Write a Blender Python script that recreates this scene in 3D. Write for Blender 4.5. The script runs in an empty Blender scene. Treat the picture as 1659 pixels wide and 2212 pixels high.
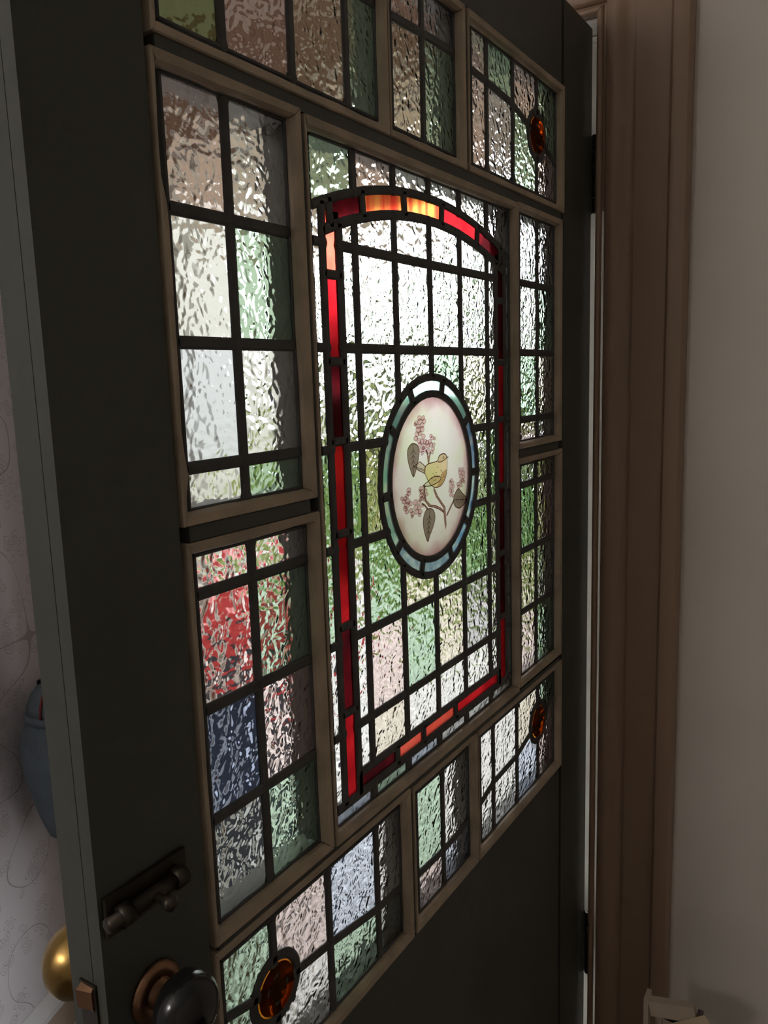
import bpy, bmesh, math, random
from mathutils import Vector, Matrix
random.seed(7)
S = bpy.context.scene
COL = S.collection

# ------------------------------------------------------------------ camera, sky, exposure
K = 0.91 / 0.84            # door measured 0.84 wide in survey units, built 0.91 m wide
ZC = 1.66                  # eye height
XD = -0.36 * K             # front face of the open door
YL = 0.25646 * K           # latch edge of the door
WD = 0.91                  # door width
TD = 0.034                 # door thickness
ZTOP = ZC + 0.4345 * K
cam_d = bpy.data.cameras.new('camera')
cam = bpy.data.objects.new('camera', cam_d)
COL.objects.link(cam)
cam_d.sensor_fit = 'HORIZONTAL'
cam_d.sensor_width = 36.0
cam_d.lens = 1749.97 / 1659 * 36
cam_d.clip_start = 0.01
cx = Vector((0.8453538, 0.53329783, -0.0311509))
cy = Vector((0.0595333, -0.15199717, -0.98658636))
cz = Vector((-0.53087922, 0.83216001, -0.16024037))
m = Matrix((cx, -cy, -cz)).transposed().to_4x4()
m.translation = (0, 0, ZC)
cam.matrix_world = m
S.camera = cam

S.view_settings.view_transform = 'Standard'
S.view_settings.look = 'None'
S.view_settings.gamma = 1
S.view_settings.exposure = 0.0
S.view_settings.use_curve_mapping = False
S.cycles.use_denoising = True
S.cycles.max_bounces = 8
S.cycles.diffuse_bounces = 3
S.cycles.glossy_bounces = 3
S.cycles.use_adaptive_sampling = True
S.cycles.adaptive_threshold = 0.06
S.cycles.adaptive_min_samples = 16
S.cycles.transmission_bounces = 8
S.cycles.transparent_max_bounces = 12
S.cycles.blur_glossy = 0.3
S.cycles.sample_clamp_indirect = 6.0

SUN_AZ, SUN_EL = math.radians(-30), math.radians(12)
SUN_DIR = Vector((math.sin(SUN_AZ) * math.cos(SUN_EL), math.cos(SUN_AZ) * math.cos(SUN_EL), math.sin(SUN_EL)))
SKY_BASE, SKY_GLOW = 2.3, 7.0
FILL_GLOW = 28.0               # glow of the fill globe added in the hall


def mk_world():
    w = bpy.data.worlds.new('hazy_sky')
    S.world = w
    w.use_nodes = True
    nt = w.node_tree
    nt.nodes.clear()
    out = nt.nodes.new('ShaderNodeOutputWorld')
    bg = nt.nodes.new('ShaderNodeBackground')
    tc = nt.nodes.new('ShaderNodeTexCoord')
    dot = nt.nodes.new('ShaderNodeVectorMath'); dot.operation = 'DOT_PRODUCT'
    dot.inputs[1].default_value = SUN_DIR
    nt.links.new(tc.outputs['Generated'], dot.inputs[0])
    mx = nt.nodes.new('ShaderNodeMath'); mx.operation = 'MAXIMUM'; mx.inputs[1].default_value = 0
    nt.links.new(dot.outputs['Value'], mx.inputs[0])
    pw = nt.nodes.new('ShaderNodeMath'); pw.operation = 'POWER'; pw.inputs[1].default_value = 22
    nt.links.new(mx.outputs[0], pw.inputs[0])
    ma = nt.nodes.new('ShaderNodeMath'); ma.operation = 'MULTIPLY_ADD'
    ma.inputs[1].default_value = SKY_GLOW; ma.inputs[2].default_value = SKY_BASE
    nt.links.new(pw.outputs[0], ma.inputs[0])
    bg.inputs['Color'].default_value = (0.93, 0.97, 1.0, 1)
    nt.links.new(ma.outputs[0], bg.inputs['Strength'])
    nt.links.new(bg.outputs[0], out.inputs[0])


mk_world()

# ------------------------------------------------------------------ helpers


def tag(o, label, cat=None, group=None, kind=None):
    if label: o['label'] = label
    if cat: o['category'] = cat
    if group: o['group'] = group
    if kind: o['kind'] = kind
    return o


def obj(name, verts, faces, mat, parent=None, smooth=False):
    me = bpy.data.meshes.new(name)
    me.from_pydata([tuple(v) for v in verts], [], faces)
    me.update()
    mats = mat if isinstance(mat, (list, tuple)) else [mat]
    for q in mats: me.materials.append(q)
    bm = bmesh.new(); bm.from_mesh(me)
    bmesh.ops.recalc_face_normals(bm, faces=bm.faces)
    if smooth:
        for f in bm.faces: f.smooth = True
    bm.to_mesh(me); bm.free()
    o = bpy.data.objects.new(name, me)
    COL.objects.link(o)
    if parent: o.parent = parent
    return o


def empty(name, loc=(0, 0, 0), rz=0.0):
    o = bpy.data.objects.new(name, None)
    COL.objects.link(o)
    o.location = loc; o.rotation_euler = (0, 0, rz)
    o.empty_display_size = 0.1
    return o


class MB:
    """collects verts and faces of one mesh"""

    def __init__(s): s.v = []; s.f = []; s.mi = []; s.cur = 0

    def add(s, vs, fs):
        n = len(s.v); s.v += [tuple(x) for x in vs]
        s.f += [tuple(i + n for i in f) for f in fs]; s.mi += [s.cur] * len(fs)
        return s

    def box(s, a, b, T=None):
        (x0, y0, z0), (x1, y1, z1) = a, b
        vs = [(x, y, z) for x in (x0, x1) for y in (y0, y1) for z in (z0, z1)]
        if T: vs = [T(*v) for v in vs]
        return s.add(vs, [(0, 1, 3, 2), (4, 6, 7, 5), (0, 4, 5, 1), (2, 3, 7, 6), (0, 2, 6, 4), (1, 5, 7, 3)])

    def prism(s, poly, fn0, fn1):
        n = len(poly)
        vs = [fn0(*p) for p in poly] + [fn1(*p) for p in poly]
        fs = [tuple(range(n)), tuple(range(2 * n - 1, n - 1, -1))] + [(i, (i + 1) % n, n + (i + 1) % n, n + i) for i in range(n)]
        return s.add(vs, fs)

    def rings(s, rings, caps=True, closed=True):
        n = len(rings[0]); vs = [p for r in rings for p in r]; fs = []
        for i in range(len(rings) - 1):
            for j in range(n if closed else n - 1):
                fs.append((i * n + j, i * n + (j + 1) % n, (i + 1) * n + (j + 1) % n, (i + 1) * n + j))
        if caps: fs += [tuple(range(n)), tuple((len(rings) - 1) * n + j for j in range(n))]
        return s.add(vs, fs)

    def tube(s, pts, r, n=8):
        pts = [Vector(p) for p in pts]; R = []
        for i, p in enumerate(pts):
            d = (pts[min(i + 1, len(pts) - 1)] - pts[max(i - 1, 0)]).normalized()
            a = d.cross(Vector((0, 0, 1)))
            if a.length < 1e-4: a = d.cross(Vector((1, 0, 0)))
            a.normalize(); b = d.cross(a)
            rr = r[i] if isinstance(r, (list, tuple)) else r
            R.append([p + a * math.cos(t) * rr + b * math.sin(t) * rr for t in [2 * math.pi * j / n for j in range(n)]])
        return s.rings(R)

    def lathe(s, prof, fn, n=24):
        """prof: (radius, height); fn(r cos, r sin, h) -> point"""
        return s.rings([[fn(max(r, 1e-5) * math.cos(2 * math.pi * j / n), max(r, 1e-5) * math.sin(2 * math.pi * j / n), h) for j in range(n)] for r, h in prof])

    def build(s, name, mat, parent=None, smooth=False):
        o = obj(name, s.v, s.f, mat, parent, smooth)
        if isinstance(mat, (list, tuple)):
            for p, i in zip(o.data.polygons, s.mi): p.material_index = i
        return o


MATS = {}


def nodes(name):
    mt = bpy.data.materials.new(name); mt.use_nodes = True
    nt = mt.node_tree; nt.nodes.clear()
    out = nt.nodes.new('ShaderNodeOutputMaterial')
    return mt, nt, out


def N(nt, t, **kw):
    n = nt.nodes.new(t)
    for k_, v in kw.items():
        if k_ in n.inputs: n.inputs[k_].default_value = v
        else: setattr(n, k_, v)
    return n


def rgba(c): return (c[0], c[1], c[2], 1)


def paint(name, col, rough=0.5, var=0.15, scale=12, bump=0.0, bscale=60, metal=0.0, spec=0.5, col2=None, stretch=(1, 1, 1)):
    if name in MATS: return MATS[name]
    mt, nt, out = nodes(name)
    b = N(nt, 'ShaderNodeBsdfPrincipled'); b.inputs['Roughness'].default_value = rough
    b.inputs['Metallic'].default_value = metal
    b.inputs['Specular IOR Level'].default_value = spec
    tc = N(nt, 'ShaderNodeTexCoord'); mp = N(nt, 'ShaderNodeMapping'); mp.inputs['Scale'].default_value = stretch
    nt.links.new(tc.outputs['Object'], mp.inputs[0])
    nz = N(nt, 'ShaderNodeTexNoise'); nz.inputs['Scale'].default_value = scale; nz.inputs['Detail'].default_value = 5
    nt.links.new(mp.outputs[0], nz.inputs['Vector'])
    rp = N(nt, 'ShaderNodeValToRGB')
    c2 = col2 or tuple(x * (1 - var) for x in col)
    rp.color_ramp.elements[0].color = rgba(c2); rp.color_ramp.elements[1].color = rgba(tuple(min(1, x * (1 + var)) for x in col))
    rp.color_ramp.elements[0].position = 0.3; rp.color_ramp.elements[1].position = 0.7
    nt.links.new(nz.outputs['Fac'], rp.inputs[0]); nt.links.new(rp.outputs[0], b.inputs['Base Color'])
    if bump:
        n2 = N(nt, 'ShaderNodeTexNoise'); n2.inputs['Scale'].default_value = bscale; n2.inputs['Detail'].default_value = 4
        nt.links.new(mp.outputs[0], n2.inputs['Vector'])
        bp = N(nt, 'ShaderNodeBump'); bp.inputs['Distance'].default_value = bump; bp.inputs['Strength'].default_value = 1
        nt.links.new(n2.outputs['Fac'], bp.inputs['Height']); nt.links.new(bp.outputs[0], b.inputs['Normal'])
    nt.links.new(b.outputs[0], out.inputs[0])
    MATS[name] = mt
    return mt


def hammered(name, tint, scale=145.0, height=0.00060, rough=0.02):
    """cathedral glass with rolled dimples on both faces"""
    if name in MATS: return MATS[name]
    mt, nt, out = nodes(name)
    g = N(nt, 'ShaderNodeBsdfGlass'); g.inputs['IOR'].default_value = 1.47; g.inputs['Roughness'].default_value = rough
    g.inputs['Color'].default_value = rgba([math.sqrt(x) for x in tint])
    tc = N(nt, 'ShaderNodeTexCoord'); oi = N(nt, 'ShaderNodeObjectInfo')
    sc = N(nt, 'ShaderNodeVectorMath', operation='SCALE'); sc.inputs[0].default_value = (3.1, 5.7, 7.3)
    nt.links.new(oi.outputs['Random'], sc.inputs['Scale'])
    ad = N(nt, 'ShaderNodeVectorMath', operation='ADD')
    nt.links.new(tc.outputs['Object'], ad.inputs[0]); nt.links.new(sc.outputs[0], ad.inputs[1])
    # pane coordinates; the two faces carry different relief
    d1 = N(nt, 'ShaderNodeVectorMath', operation='DOT_PRODUCT'); d1.inputs[1].default_value = (40, 1, 0)
    d2 = N(nt, 'ShaderNodeVectorMath', operation='DOT_PRODUCT'); d2.inputs[1].default_value = (23, 0, 1)
    nt.links.new(ad.outputs[0], d1.inputs[0]); nt.links.new(ad.outputs[0], d2.inputs[0])
    fl = N(nt, 'ShaderNodeCombineXYZ'); nt.links.new(d1.outputs['Value'], fl.inputs['X']); nt.links.new(d2.outputs['Value'], fl.inputs['Y'])
    wp = N(nt, 'ShaderNodeTexNoise', noise_dimensions='2D'); wp.inputs['Scale'].default_value = 60; wp.inputs['Detail'].default_value = 0
    nt.links.new(fl.outputs[0], wp.inputs['Vector'])
    ws = N(nt, 'ShaderNodeVectorMath', operation='SCALE'); ws.inputs['Scale'].default_value = 0.012
    nt.links.new(wp.outputs['Color'], ws.inputs[0])
    a2 = N(nt, 'ShaderNodeVectorMath', operation='ADD')
    nt.links.new(fl.outputs[0], a2.inputs[0]); nt.links.new(ws.outputs[0], a2.inputs[1])
    vo = N(nt, 'ShaderNodeTexVoronoi', feature='SMOOTH_F1', voronoi_dimensions='2D'); vo.inputs['Scale'].default_value = scale; vo.inputs['Smoothness'].default_value = 0.7
    nt.links.new(a2.outputs[0], vo.inputs['Vector'])
    nz = N(nt, 'ShaderNodeTexNoise', noise_dimensions='2D'); nz.inputs['Scale'].default_value = scale * 0.55; nz.inputs['Detail'].default_value = 0
    nt.links.new(fl.outputs[0], nz.inputs['Vector'])
    mm = N(nt, 'ShaderNodeMath', operation='ADD')
    nt.links.new(vo.outputs['Distance'], mm.inputs[0]); nt.links.new(nz.outputs['Fac'], mm.inputs[1])
    bp = N(nt, 'ShaderNodeBump'); bp.inputs['Distance'].default_value = height; bp.inputs['Strength'].default_value = 1
    nt.links.new(mm.outputs[0], bp.inputs['Height']); nt.links.new(bp.outputs[0], g.inputs['Normal'])
    nt.links.new(g.outputs[0], out.inputs[0])
    MATS[name] = mt
    return mt


def streaky(name, c1, c2, scale=30, stretch=(1, 1, 1), rough=0.12, trans=0.35):
    """smooth antique glass with colour streaks; part of the light is scattered"""
    if name in MATS: return MATS[name]
    mt, nt, out = nodes(name)
    g = N(nt, 'ShaderNodeBsdfGlass'); g.inputs['IOR'].default_value = 1.2; g.inputs['Roughness'].default_value = rough
    t = N(nt, 'ShaderNodeBsdfTranslucent'); mx = N(nt, 'ShaderNodeMixShader'); mx.inputs[0].default_value = trans
    tc = N(nt, 'ShaderNodeTexCoord'); oi = N(nt, 'ShaderNodeObjectInfo')
    sc = N(nt, 'ShaderNodeVectorMath', operation='SCALE'); sc.inputs[0].default_value = (13.1, 5.7, 17.3)
    nt.links.new(oi.outputs['Random'], sc.inputs['Scale'])
    mp = N(nt, 'ShaderNodeMapping'); mp.inputs['Scale'].default_value = stretch
    nt.links.new(tc.outputs['Object'], mp.inputs[0]); nt.links.new(sc.outputs[0], mp.inputs['Location'])
    nz = N(nt, 'ShaderNodeTexNoise'); nz.inputs['Scale'].default_value = scale; nz.inputs['Detail'].default_value = 3
    nt.links.new(mp.outputs[0], nz.inputs['Vector'])
    rp = N(nt, 'ShaderNodeValToRGB'); rp.color_ramp.elements[0].position = 0.4; rp.color_ramp.elements[1].position = 0.62
    rp.color_ramp.elements[0].color = rgba([math.sqrt(x) for x in c1]); rp.color_ramp.elements[1].color = rgba([math.sqrt(x) for x in c2])
    nt.links.new(nz.outputs['Fac'], rp.inputs[0])
    nt.links.new(rp.outputs[0], g.inputs['Color']); nt.links.new(rp.outputs[0], t.inputs['Color'])
    nt.links.new(g.outputs[0], mx.inputs[1]); nt.links.new(t.outputs[0], mx.inputs[2])
    nt.links.new(mx.outputs[0], out.inputs[0])
    MATS[name] = mt
    return mt


def film(name, col):
    """thin stained paint: a colour filter on the glass"""
    if name in MATS: return MATS[name]
    mt, nt, out = nodes(name)
    t = N(nt, 'ShaderNodeBsdfTransparent'); t.inputs['Color'].default_value = rgba(col)
    d = N(nt, 'ShaderNodeBsdfDiffuse'); d.inputs['Color'].default_value = rgba([x * 0.5 for x in col])
    mx = N(nt, 'ShaderNodeMixShader'); mx.inputs[0].default_value = 0.12
    nt.links.new(t.outputs[0], mx.inputs[1]); nt.links.new(d.outputs[0], mx.inputs[2]); nt.links.new(mx.outputs[0], out.inputs[0])
    MATS[name] = mt
    return mt


DOOR = paint('dark_green_door_paint', (0.068, 0.072, 0.060), 0.5, 0.12, 8, 0.0004, 90)
EXT_SHADE = paint('outer_paint_shaded', (0.075, 0.075, 0.065), 0.5, 0.1, 15, 0.0005, 60)  # outer paint darkened for upright members, shade put into the colour
EXT_LIT = paint('outer_paint_lit', (0.50, 0.52, 0.52), 0.5, 0.1, 15, 0.0005, 60)  # same outer paint, left pale for the skylit level members
BEAD = paint('tan_bead_paint', (0.46, 0.37, 0.265), 0.55, 0.2, 30, 0.0006, 70)
LEAD = paint('lead', (0.075, 0.075, 0.072), 0.5, 0.25, 60, 0.0003, 150, spec=0.4)
BRASS = paint('aged_brass', (0.42, 0.27, 0.09), 0.28, 0.25, 25, metal=1.0)
COPPER = paint('dull_copper', (0.34, 0.19, 0.11), 0.4, 0.25, 25, metal=1.0)
BLACKK = paint('black_ebony', (0.012, 0.012, 0.012), 0.18, 0.2, 20)
BRONZE = paint('dark_bronze', (0.05, 0.04, 0.03), 0.4, 0.3, 40, metal=0.6)
WHITEP = paint('chipped_white_paint', (0.72, 0.70, 0.65), 0.5, 0.1, 30, 0.0006, 80)
CASE = paint('brown_casing_paint', (0.37, 0.25, 0.17), 0.42, 0.12, 6, 0.0004, 50, stretch=(1, 1, 0.15))
PLASTER = paint('warm_plaster', (0.77, 0.715, 0.645), 0.85, 0.06, 3, 0.0006, 30)
CEIL = paint('ceiling_paint', (0.82, 0.81, 0.78), 0.9, 0.04, 3)
SKIRT = paint('white_gloss', (0.72, 0.72, 0.74), 0.35, 0.05, 8)
SKIRTB = paint('beige_board', (0.56, 0.45, 0.37), 0.6, 0.06, 5)
FLOORM = paint('hall_carpet', (0.085, 0.068, 0.056), 0.95, 0.25, 120, 0.002, 250)

GLASS = {
    'c': hammered('glass_clear', (0.93, 0.94, 0.92)),
    'g': hammered('glass_green', (0.54, 0.72, 0.56)),
    'p': hammered('glass_pink', (0.86, 0.74, 0.71)),
    't': hammered('glass_tan', (0.86, 0.81, 0.69)),
    'y': hammered('glass_grey', (0.66, 0.66, 0.68)),
    'b': hammered('glass_blue', (0.74, 0.82, 0.95)),
    'o': hammered('glass_olive', (0.42, 0.52, 0.28), height=0.00033),
    'n': hammered('glass_navy', (0.36, 0.42, 0.56), height=0.00033),
    'r': hammered('glass_rose', (0.88, 0.76, 0.73), height=0.00042),
    'C': hammered('glass_clear_soft', (0.93, 0.94, 0.92), height=0.00034),
    'P': hammered('glass_pink_soft', (0.90, 0.80, 0.77), height=0.00045),
    'B': hammered('glass_blue_soft', (0.88, 0.92, 1.0), height=0.00030),
    'd': hammered('glass_smoke', (0.50, 0.52, 0.50), height=0.00033),
}
RED = [streaky('red_glass', (0.38, 0.008, 0.014), (0.62, 0.018, 0.022)), streaky('dark_red_glass', (0.05, 0.006, 0.008), (0.14, 0.007, 0.011)),
       streaky('orange_red_glass', (0.66, 0.05, 0.025), (1.0, 0.42, 0.09), 130, (1, 1, 0.10)), streaky('coral_glass', (0.80, 0.09, 0.055), (0.95, 0.16, 0.10))]
IRID = [streaky('teal_glass', (0.35, 0.72, 0.66), (0.80, 0.96, 0.90), 70, rough=.08, trans=.35), streaky('blue_glass', (0.22, 0.42, 0.82), (0.72, 0.86, 0.98), 80, rough=.08, trans=.35),
        streaky('slate_glass', (0.26, 0.38, 0.60), (0.70, 0.82, 0.95), 90, rough=.08, trans=.35)]
AMBER = streaky('amber_glass', (0.42, 0.12, 0.01), (0.60, 0.22, 0.02), 40, rough=0.03, trans=0.12)

# ------------------------------------------------------------------ room shell (front wall frame: a = along the wall to the latch jamb, b = outwards)
HX, HY = XD, YL + WD       # hinge corner
FA = math.radians(92.5)
FDX, FDY = -math.sin(FA), math.cos(FA)
NOX, NOY = FDY, -FDX        # outward normal of the front wall
if NOY < 0: NOX, NOY = -NOX, -NOY


def FW(a, b, z): return (HX + FDX * a + NOX * b, HY + FDY * a + NOY * b, z)


# wallpaper wall: passes (-1.614, .958), runs (-.315, .949)
WPX, WPY, WDX, WDY = -1.614, 0.958, -0.315, 0.949


def WW(s, n, z):            # s = along towards the front wall, n = into the room
    return (WPX + WDX * s + WDY * n, WPY + WDY * s - WDX * n, z)


OPEN_A0, OPEN_A1, HEADZ = -0.006, 0.918, ZTOP + 0.006
CEILZ, WTH = 2.75, 0.20


def shell():
    mb = MB()
    mb.box((-1.9, 0, 0), (OPEN_A0 - 0.055, WTH, CEILZ), FW)
    mb.box((OPEN_A1 + 0.055, 0, 0), (1.283, WTH, CEILZ), FW)
    mb.box((OPEN_A0 - 0.055, 0, HEADZ + 0.055), (OPEN_A1 + 0.055, WTH, CEILZ), FW)
    tag(mb.build('wall_front', PLASTER), 'plain warm plaster wall around the doorway behind the open door', 'wall', kind='structure')
    mb = MB()
    c = [FW(1.3, 0.2, 0)[:2], FW(-1.9, 0.2, 0)[:2], (1.5, -3.2), (-0.35, -3.2)]
    f = [(x, y) for x, y in c]
    mb.prism(f, lambda x, y: (x, y, -0.05), lambda x, y: (x, y, 0))
    tag(mb.build('floor', FLOORM), 'dark carpeted hall floor', 'floor', kind='structure')
    mb = MB()
    mb.prism(f, lambda x, y: (x, y, CEILZ), lambda x, y: (x, y, CEILZ + 0.05))
    tag(mb.build('ceiling', CEIL), 'plain hall ceiling', 'ceiling', kind='structure')
    mb = MB()
    mb.box((1.48, -3.2, 0), (1.58, FW(-1.88, 0, 0)[1] + 0.02, CEILZ))
    tag(mb.build('wall_right', PLASTER), 'plain warm plaster side wall of the hall', 'wall', kind='structure')
    mb = MB()
    mb.box((-0.6, -3.3, 0), (1.58, -3.2, CEILZ))
    tag(mb.build('wall_back', PLASTER), 'plain plaster wall at the far end of the hall', 'wall', kind='structure')


shell()


def wallpaper_mat():
    mt, nt, out = nodes('mauve_floral_wallpaper')
    L = nt.links.new
    b = N(nt, 'ShaderNodeBsdfPrincipled'); b.inputs['Roughness'].default_value = 0.75
    tc = N(nt, 'ShaderNodeTexCoord')
    mp = N(nt, 'ShaderNodeMapping'); L(tc.outputs['Object'], mp.inputs[0])
    sx = N(nt, 'ShaderNodeSeparateXYZ'); L(mp.outputs[0], sx.inputs[0])
    flat = N(nt, 'ShaderNodeCombineXYZ'); L(sx.outputs['X'], flat.inputs['X']); L(sx.outputs['Z'], flat.inputs['Y'])

    def flowers(scale, petals, r0, w, off):
        av = N(nt, 'ShaderNodeVectorMath', operation='ADD'); av.inputs[1].default_value = off; L(flat.outputs[0], av.inputs[0])
        wob = N(nt, 'ShaderNodeTexNoise'); wob.inputs['Scale'].default_value = scale * 2.2; L(av.outputs[0], wob.inputs['Vector'])
        vo = N(nt, 'ShaderNodeTexVoronoi', feature='F1', voronoi_dimensions='2D'); vo.inputs['Scale'].default_value = scale; vo.inputs['Randomness'].default_value = 0.75
        L(av.outputs[0], vo.inputs['Vector'])
        df = N(nt, 'ShaderNodeVectorMath', operation='SUBTRACT'); L(av.outputs[0], df.inputs[0]); L(vo.outputs['Position'], df.inputs[1])
        sp = N(nt, 'ShaderNodeSeparateXYZ'); L(df.outputs[0], sp.inputs[0])
        at = N(nt, 'ShaderNodeMath', operation='ARCTAN2'); L(sp.outputs['Y'], at.inputs[0]); L(sp.outputs['X'], at.inputs[1])
        cs = N(nt, 'ShaderNodeSeparateColor'); L(vo.outputs['Color'], cs.inputs[0])
        ph = N(nt, 'ShaderNodeMath', operation='MULTIPLY_ADD'); ph.inputs[1].default_value = petals; L(at.outputs[0], ph.inputs[0])
        r6 = N(nt, 'ShaderNodeMath', operation='MULTIPLY'); r6.inputs[1].default_value = 6.28; L(cs.outputs[0], r6.inputs[0]); L(r6.outputs[0], ph.inputs[2])
        co = N(nt, 'ShaderNodeMath', operation='COSINE'); L(ph.outputs[0], co.inputs[0])
        ab = N(nt, 'ShaderNodeMath', operation='ABSOLUTE'); L(co.outputs[0], ab.inputs[0])
        ln = N(nt, 'ShaderNodeVectorMath', operation='LENGTH'); L(df.outputs[0], ln.inputs[0])
        sz = N(nt, 'ShaderNodeMath', operation='MULTIPLY_ADD'); sz.inputs[1].default_value = r0 * 0.8; sz.inputs[2].default_value = r0 * 0.35; L(cs.outputs[1], sz.inputs[0])
        pr = N(nt, 'ShaderNodeMath', operation='MULTIPLY_ADD'); pr.inputs[1].default_value = 0.75; pr.inputs[2].default_value = 0.3; L(ab.outputs[0], pr.inputs[0])
        rr = N(nt, 'ShaderNodeMath', operation='MULTIPLY'); L(pr.outputs[0], rr.inputs[0]); L(sz.outputs[0], rr.inputs[1])
        wv = N(nt, 'ShaderNodeMath', operation='MULTIPLY_ADD'); wv.inputs[1].default_value = r0 * 0.7; wv.inputs[2].default_value = -r0 * 0.35; L(wob.outputs['Fac'], wv.inputs[0])
        d0 = N(nt, 'ShaderNodeMath', operation='SUBTRACT'); L(ln.outputs['Value'], d0.inputs[0]); L(rr.outputs[0], d0.inputs[1])
        d1 = N(nt, 'ShaderNodeMath', operation='ADD'); L(d0.outputs[0], d1.inputs[0]); L(wv.outputs[0], d1.inputs[1])
        # concentric petal outlines
        md = N(nt, 'ShaderNodeMath', operation='PINGPONG'); md.inputs[1].default_value = r0 * 0.16; L(d1.outputs[0], md.inputs[0])
        lt = N(nt, 'ShaderNodeMath', operation='LESS_THAN'); lt.inputs[1].default_value = w; L(md.outputs[0], lt.inputs[0])
        ins = N(nt, 'ShaderNodeMath', operation='LESS_THAN'); ins.inputs[1].default_value = w; L(d1.outputs[0], ins.inputs[0])
        mu = N(nt, 'ShaderNodeMath', operation='MULTIPLY'); L(lt.outputs[0], mu.inputs[0]); L(ins.outputs[0], mu.inputs[1])
        return mu.outputs[0]

    f1 = flowers(9, 3.0, 0.036, 0.0009, (0.2, 0.4, 0))
    f2 = flowers(13, 1.0, 0.022, 0.0008, (3.2, 1.4, 0))
    st = N(nt, 'ShaderNodeTexNoise'); st.inputs['Scale'].default_value = 4.5; st.inputs['Detail'].default_value = 0; L(flat.outputs[0], st.inputs['Vector'])
    s1 = N(nt, 'ShaderNodeMath', operation='SUBTRACT'); s1.inputs[1].default_value = 0.5; L(st.outputs['Fac'], s1.inputs[0])
    s2 = N(nt, 'ShaderNodeMath', operation='ABSOLUTE'); L(s1.outputs[0], s2.inputs[0])
    s3 = N(nt, 'ShaderNodeMath', operation='LESS_THAN'); s3.inputs[1].default_value = 0.0028; L(s2.outputs[0], s3.inputs[0])
    m1 = N(nt, 'ShaderNodeMath', operation='MAXIMUM'); L(f1, m1.inputs[0]); L(f2, m1.inputs[1])
    m2 = N(nt, 'ShaderNodeMath', operation='MAXIMUM'); L(m1.outputs[0], m2.inputs[0]); L(s3.outputs[0], m2.inputs[1])
    fac = N(nt, 'ShaderNodeMath', operation='MULTIPLY'); fac.inputs[1].default_value = 0.6; L(m2.outputs[0], fac.inputs[0])
    mx = N(nt, 'ShaderNodeMix', data_type='RGBA')
    mx.inputs['A'].default_value = (0.78, 0.74, 0.79, 1); mx.inputs['B'].default_value = (0.27, 0.245, 0.25, 1)
    L(fac.outputs[0], mx.inputs['Factor']); L(mx.outputs['Result'], b.inputs['Base Color'])
    L(b.outputs[0], out.inputs[0])
    return mt


def left_wall():
    ang = math.atan2(WDY, WDX)
    L0, L1 = -4.3, 0.26
    mb = MB()      # local: x along towards the front wall, y = out of the room, z up
    mb.box((L0, 0, 0), (L1, 0.1, CEILZ))
    o = mb.build('wall_left', wallpaper_mat())
    o.location = (WPX, WPY, 0); o.rotation_euler = (0, 0, ang)
    tag(o, 'mauve wallpaper wall with fine grey line-drawn flowers and birds', 'wall', kind='structure')
    r = empty('baseboard_left', (WPX, WPY, 0), ang)
    tag(r, 'deep white moulded skirting along the floral wallpaper wall', 'baseboard', kind='structure')

    def strip(name, prof, mat):
        m_ = MB()
        m_.prism(prof, lambda n, z: (L0, -n, z), lambda n, z: (L1, -n, z))
        m_.build(name, mat, r)
    strip('cap_moulding', [(0.0005, 0.252), (0.006, 0.252), (0.010, 0.246), (0.016, 0.236), (0.024, 0.222), (0.026, 0.210), (0.022, 0.204), (0.0005, 0.204)], SKIRT)
    strip('board', [(0.0005, 0.2035), (0.018, 0.2035), (0.018, 0.121), (0.0005, 0.121)], SKIRTB)
    strip('plinth_moulding', [(0.0005, 0.1205), (0.020, 0.1205), (0.034, 0.105), (0.036, 0.09), (0.036, 0.0), (0.0005, 0.0)], SKIRT)


left_wall()


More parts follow.
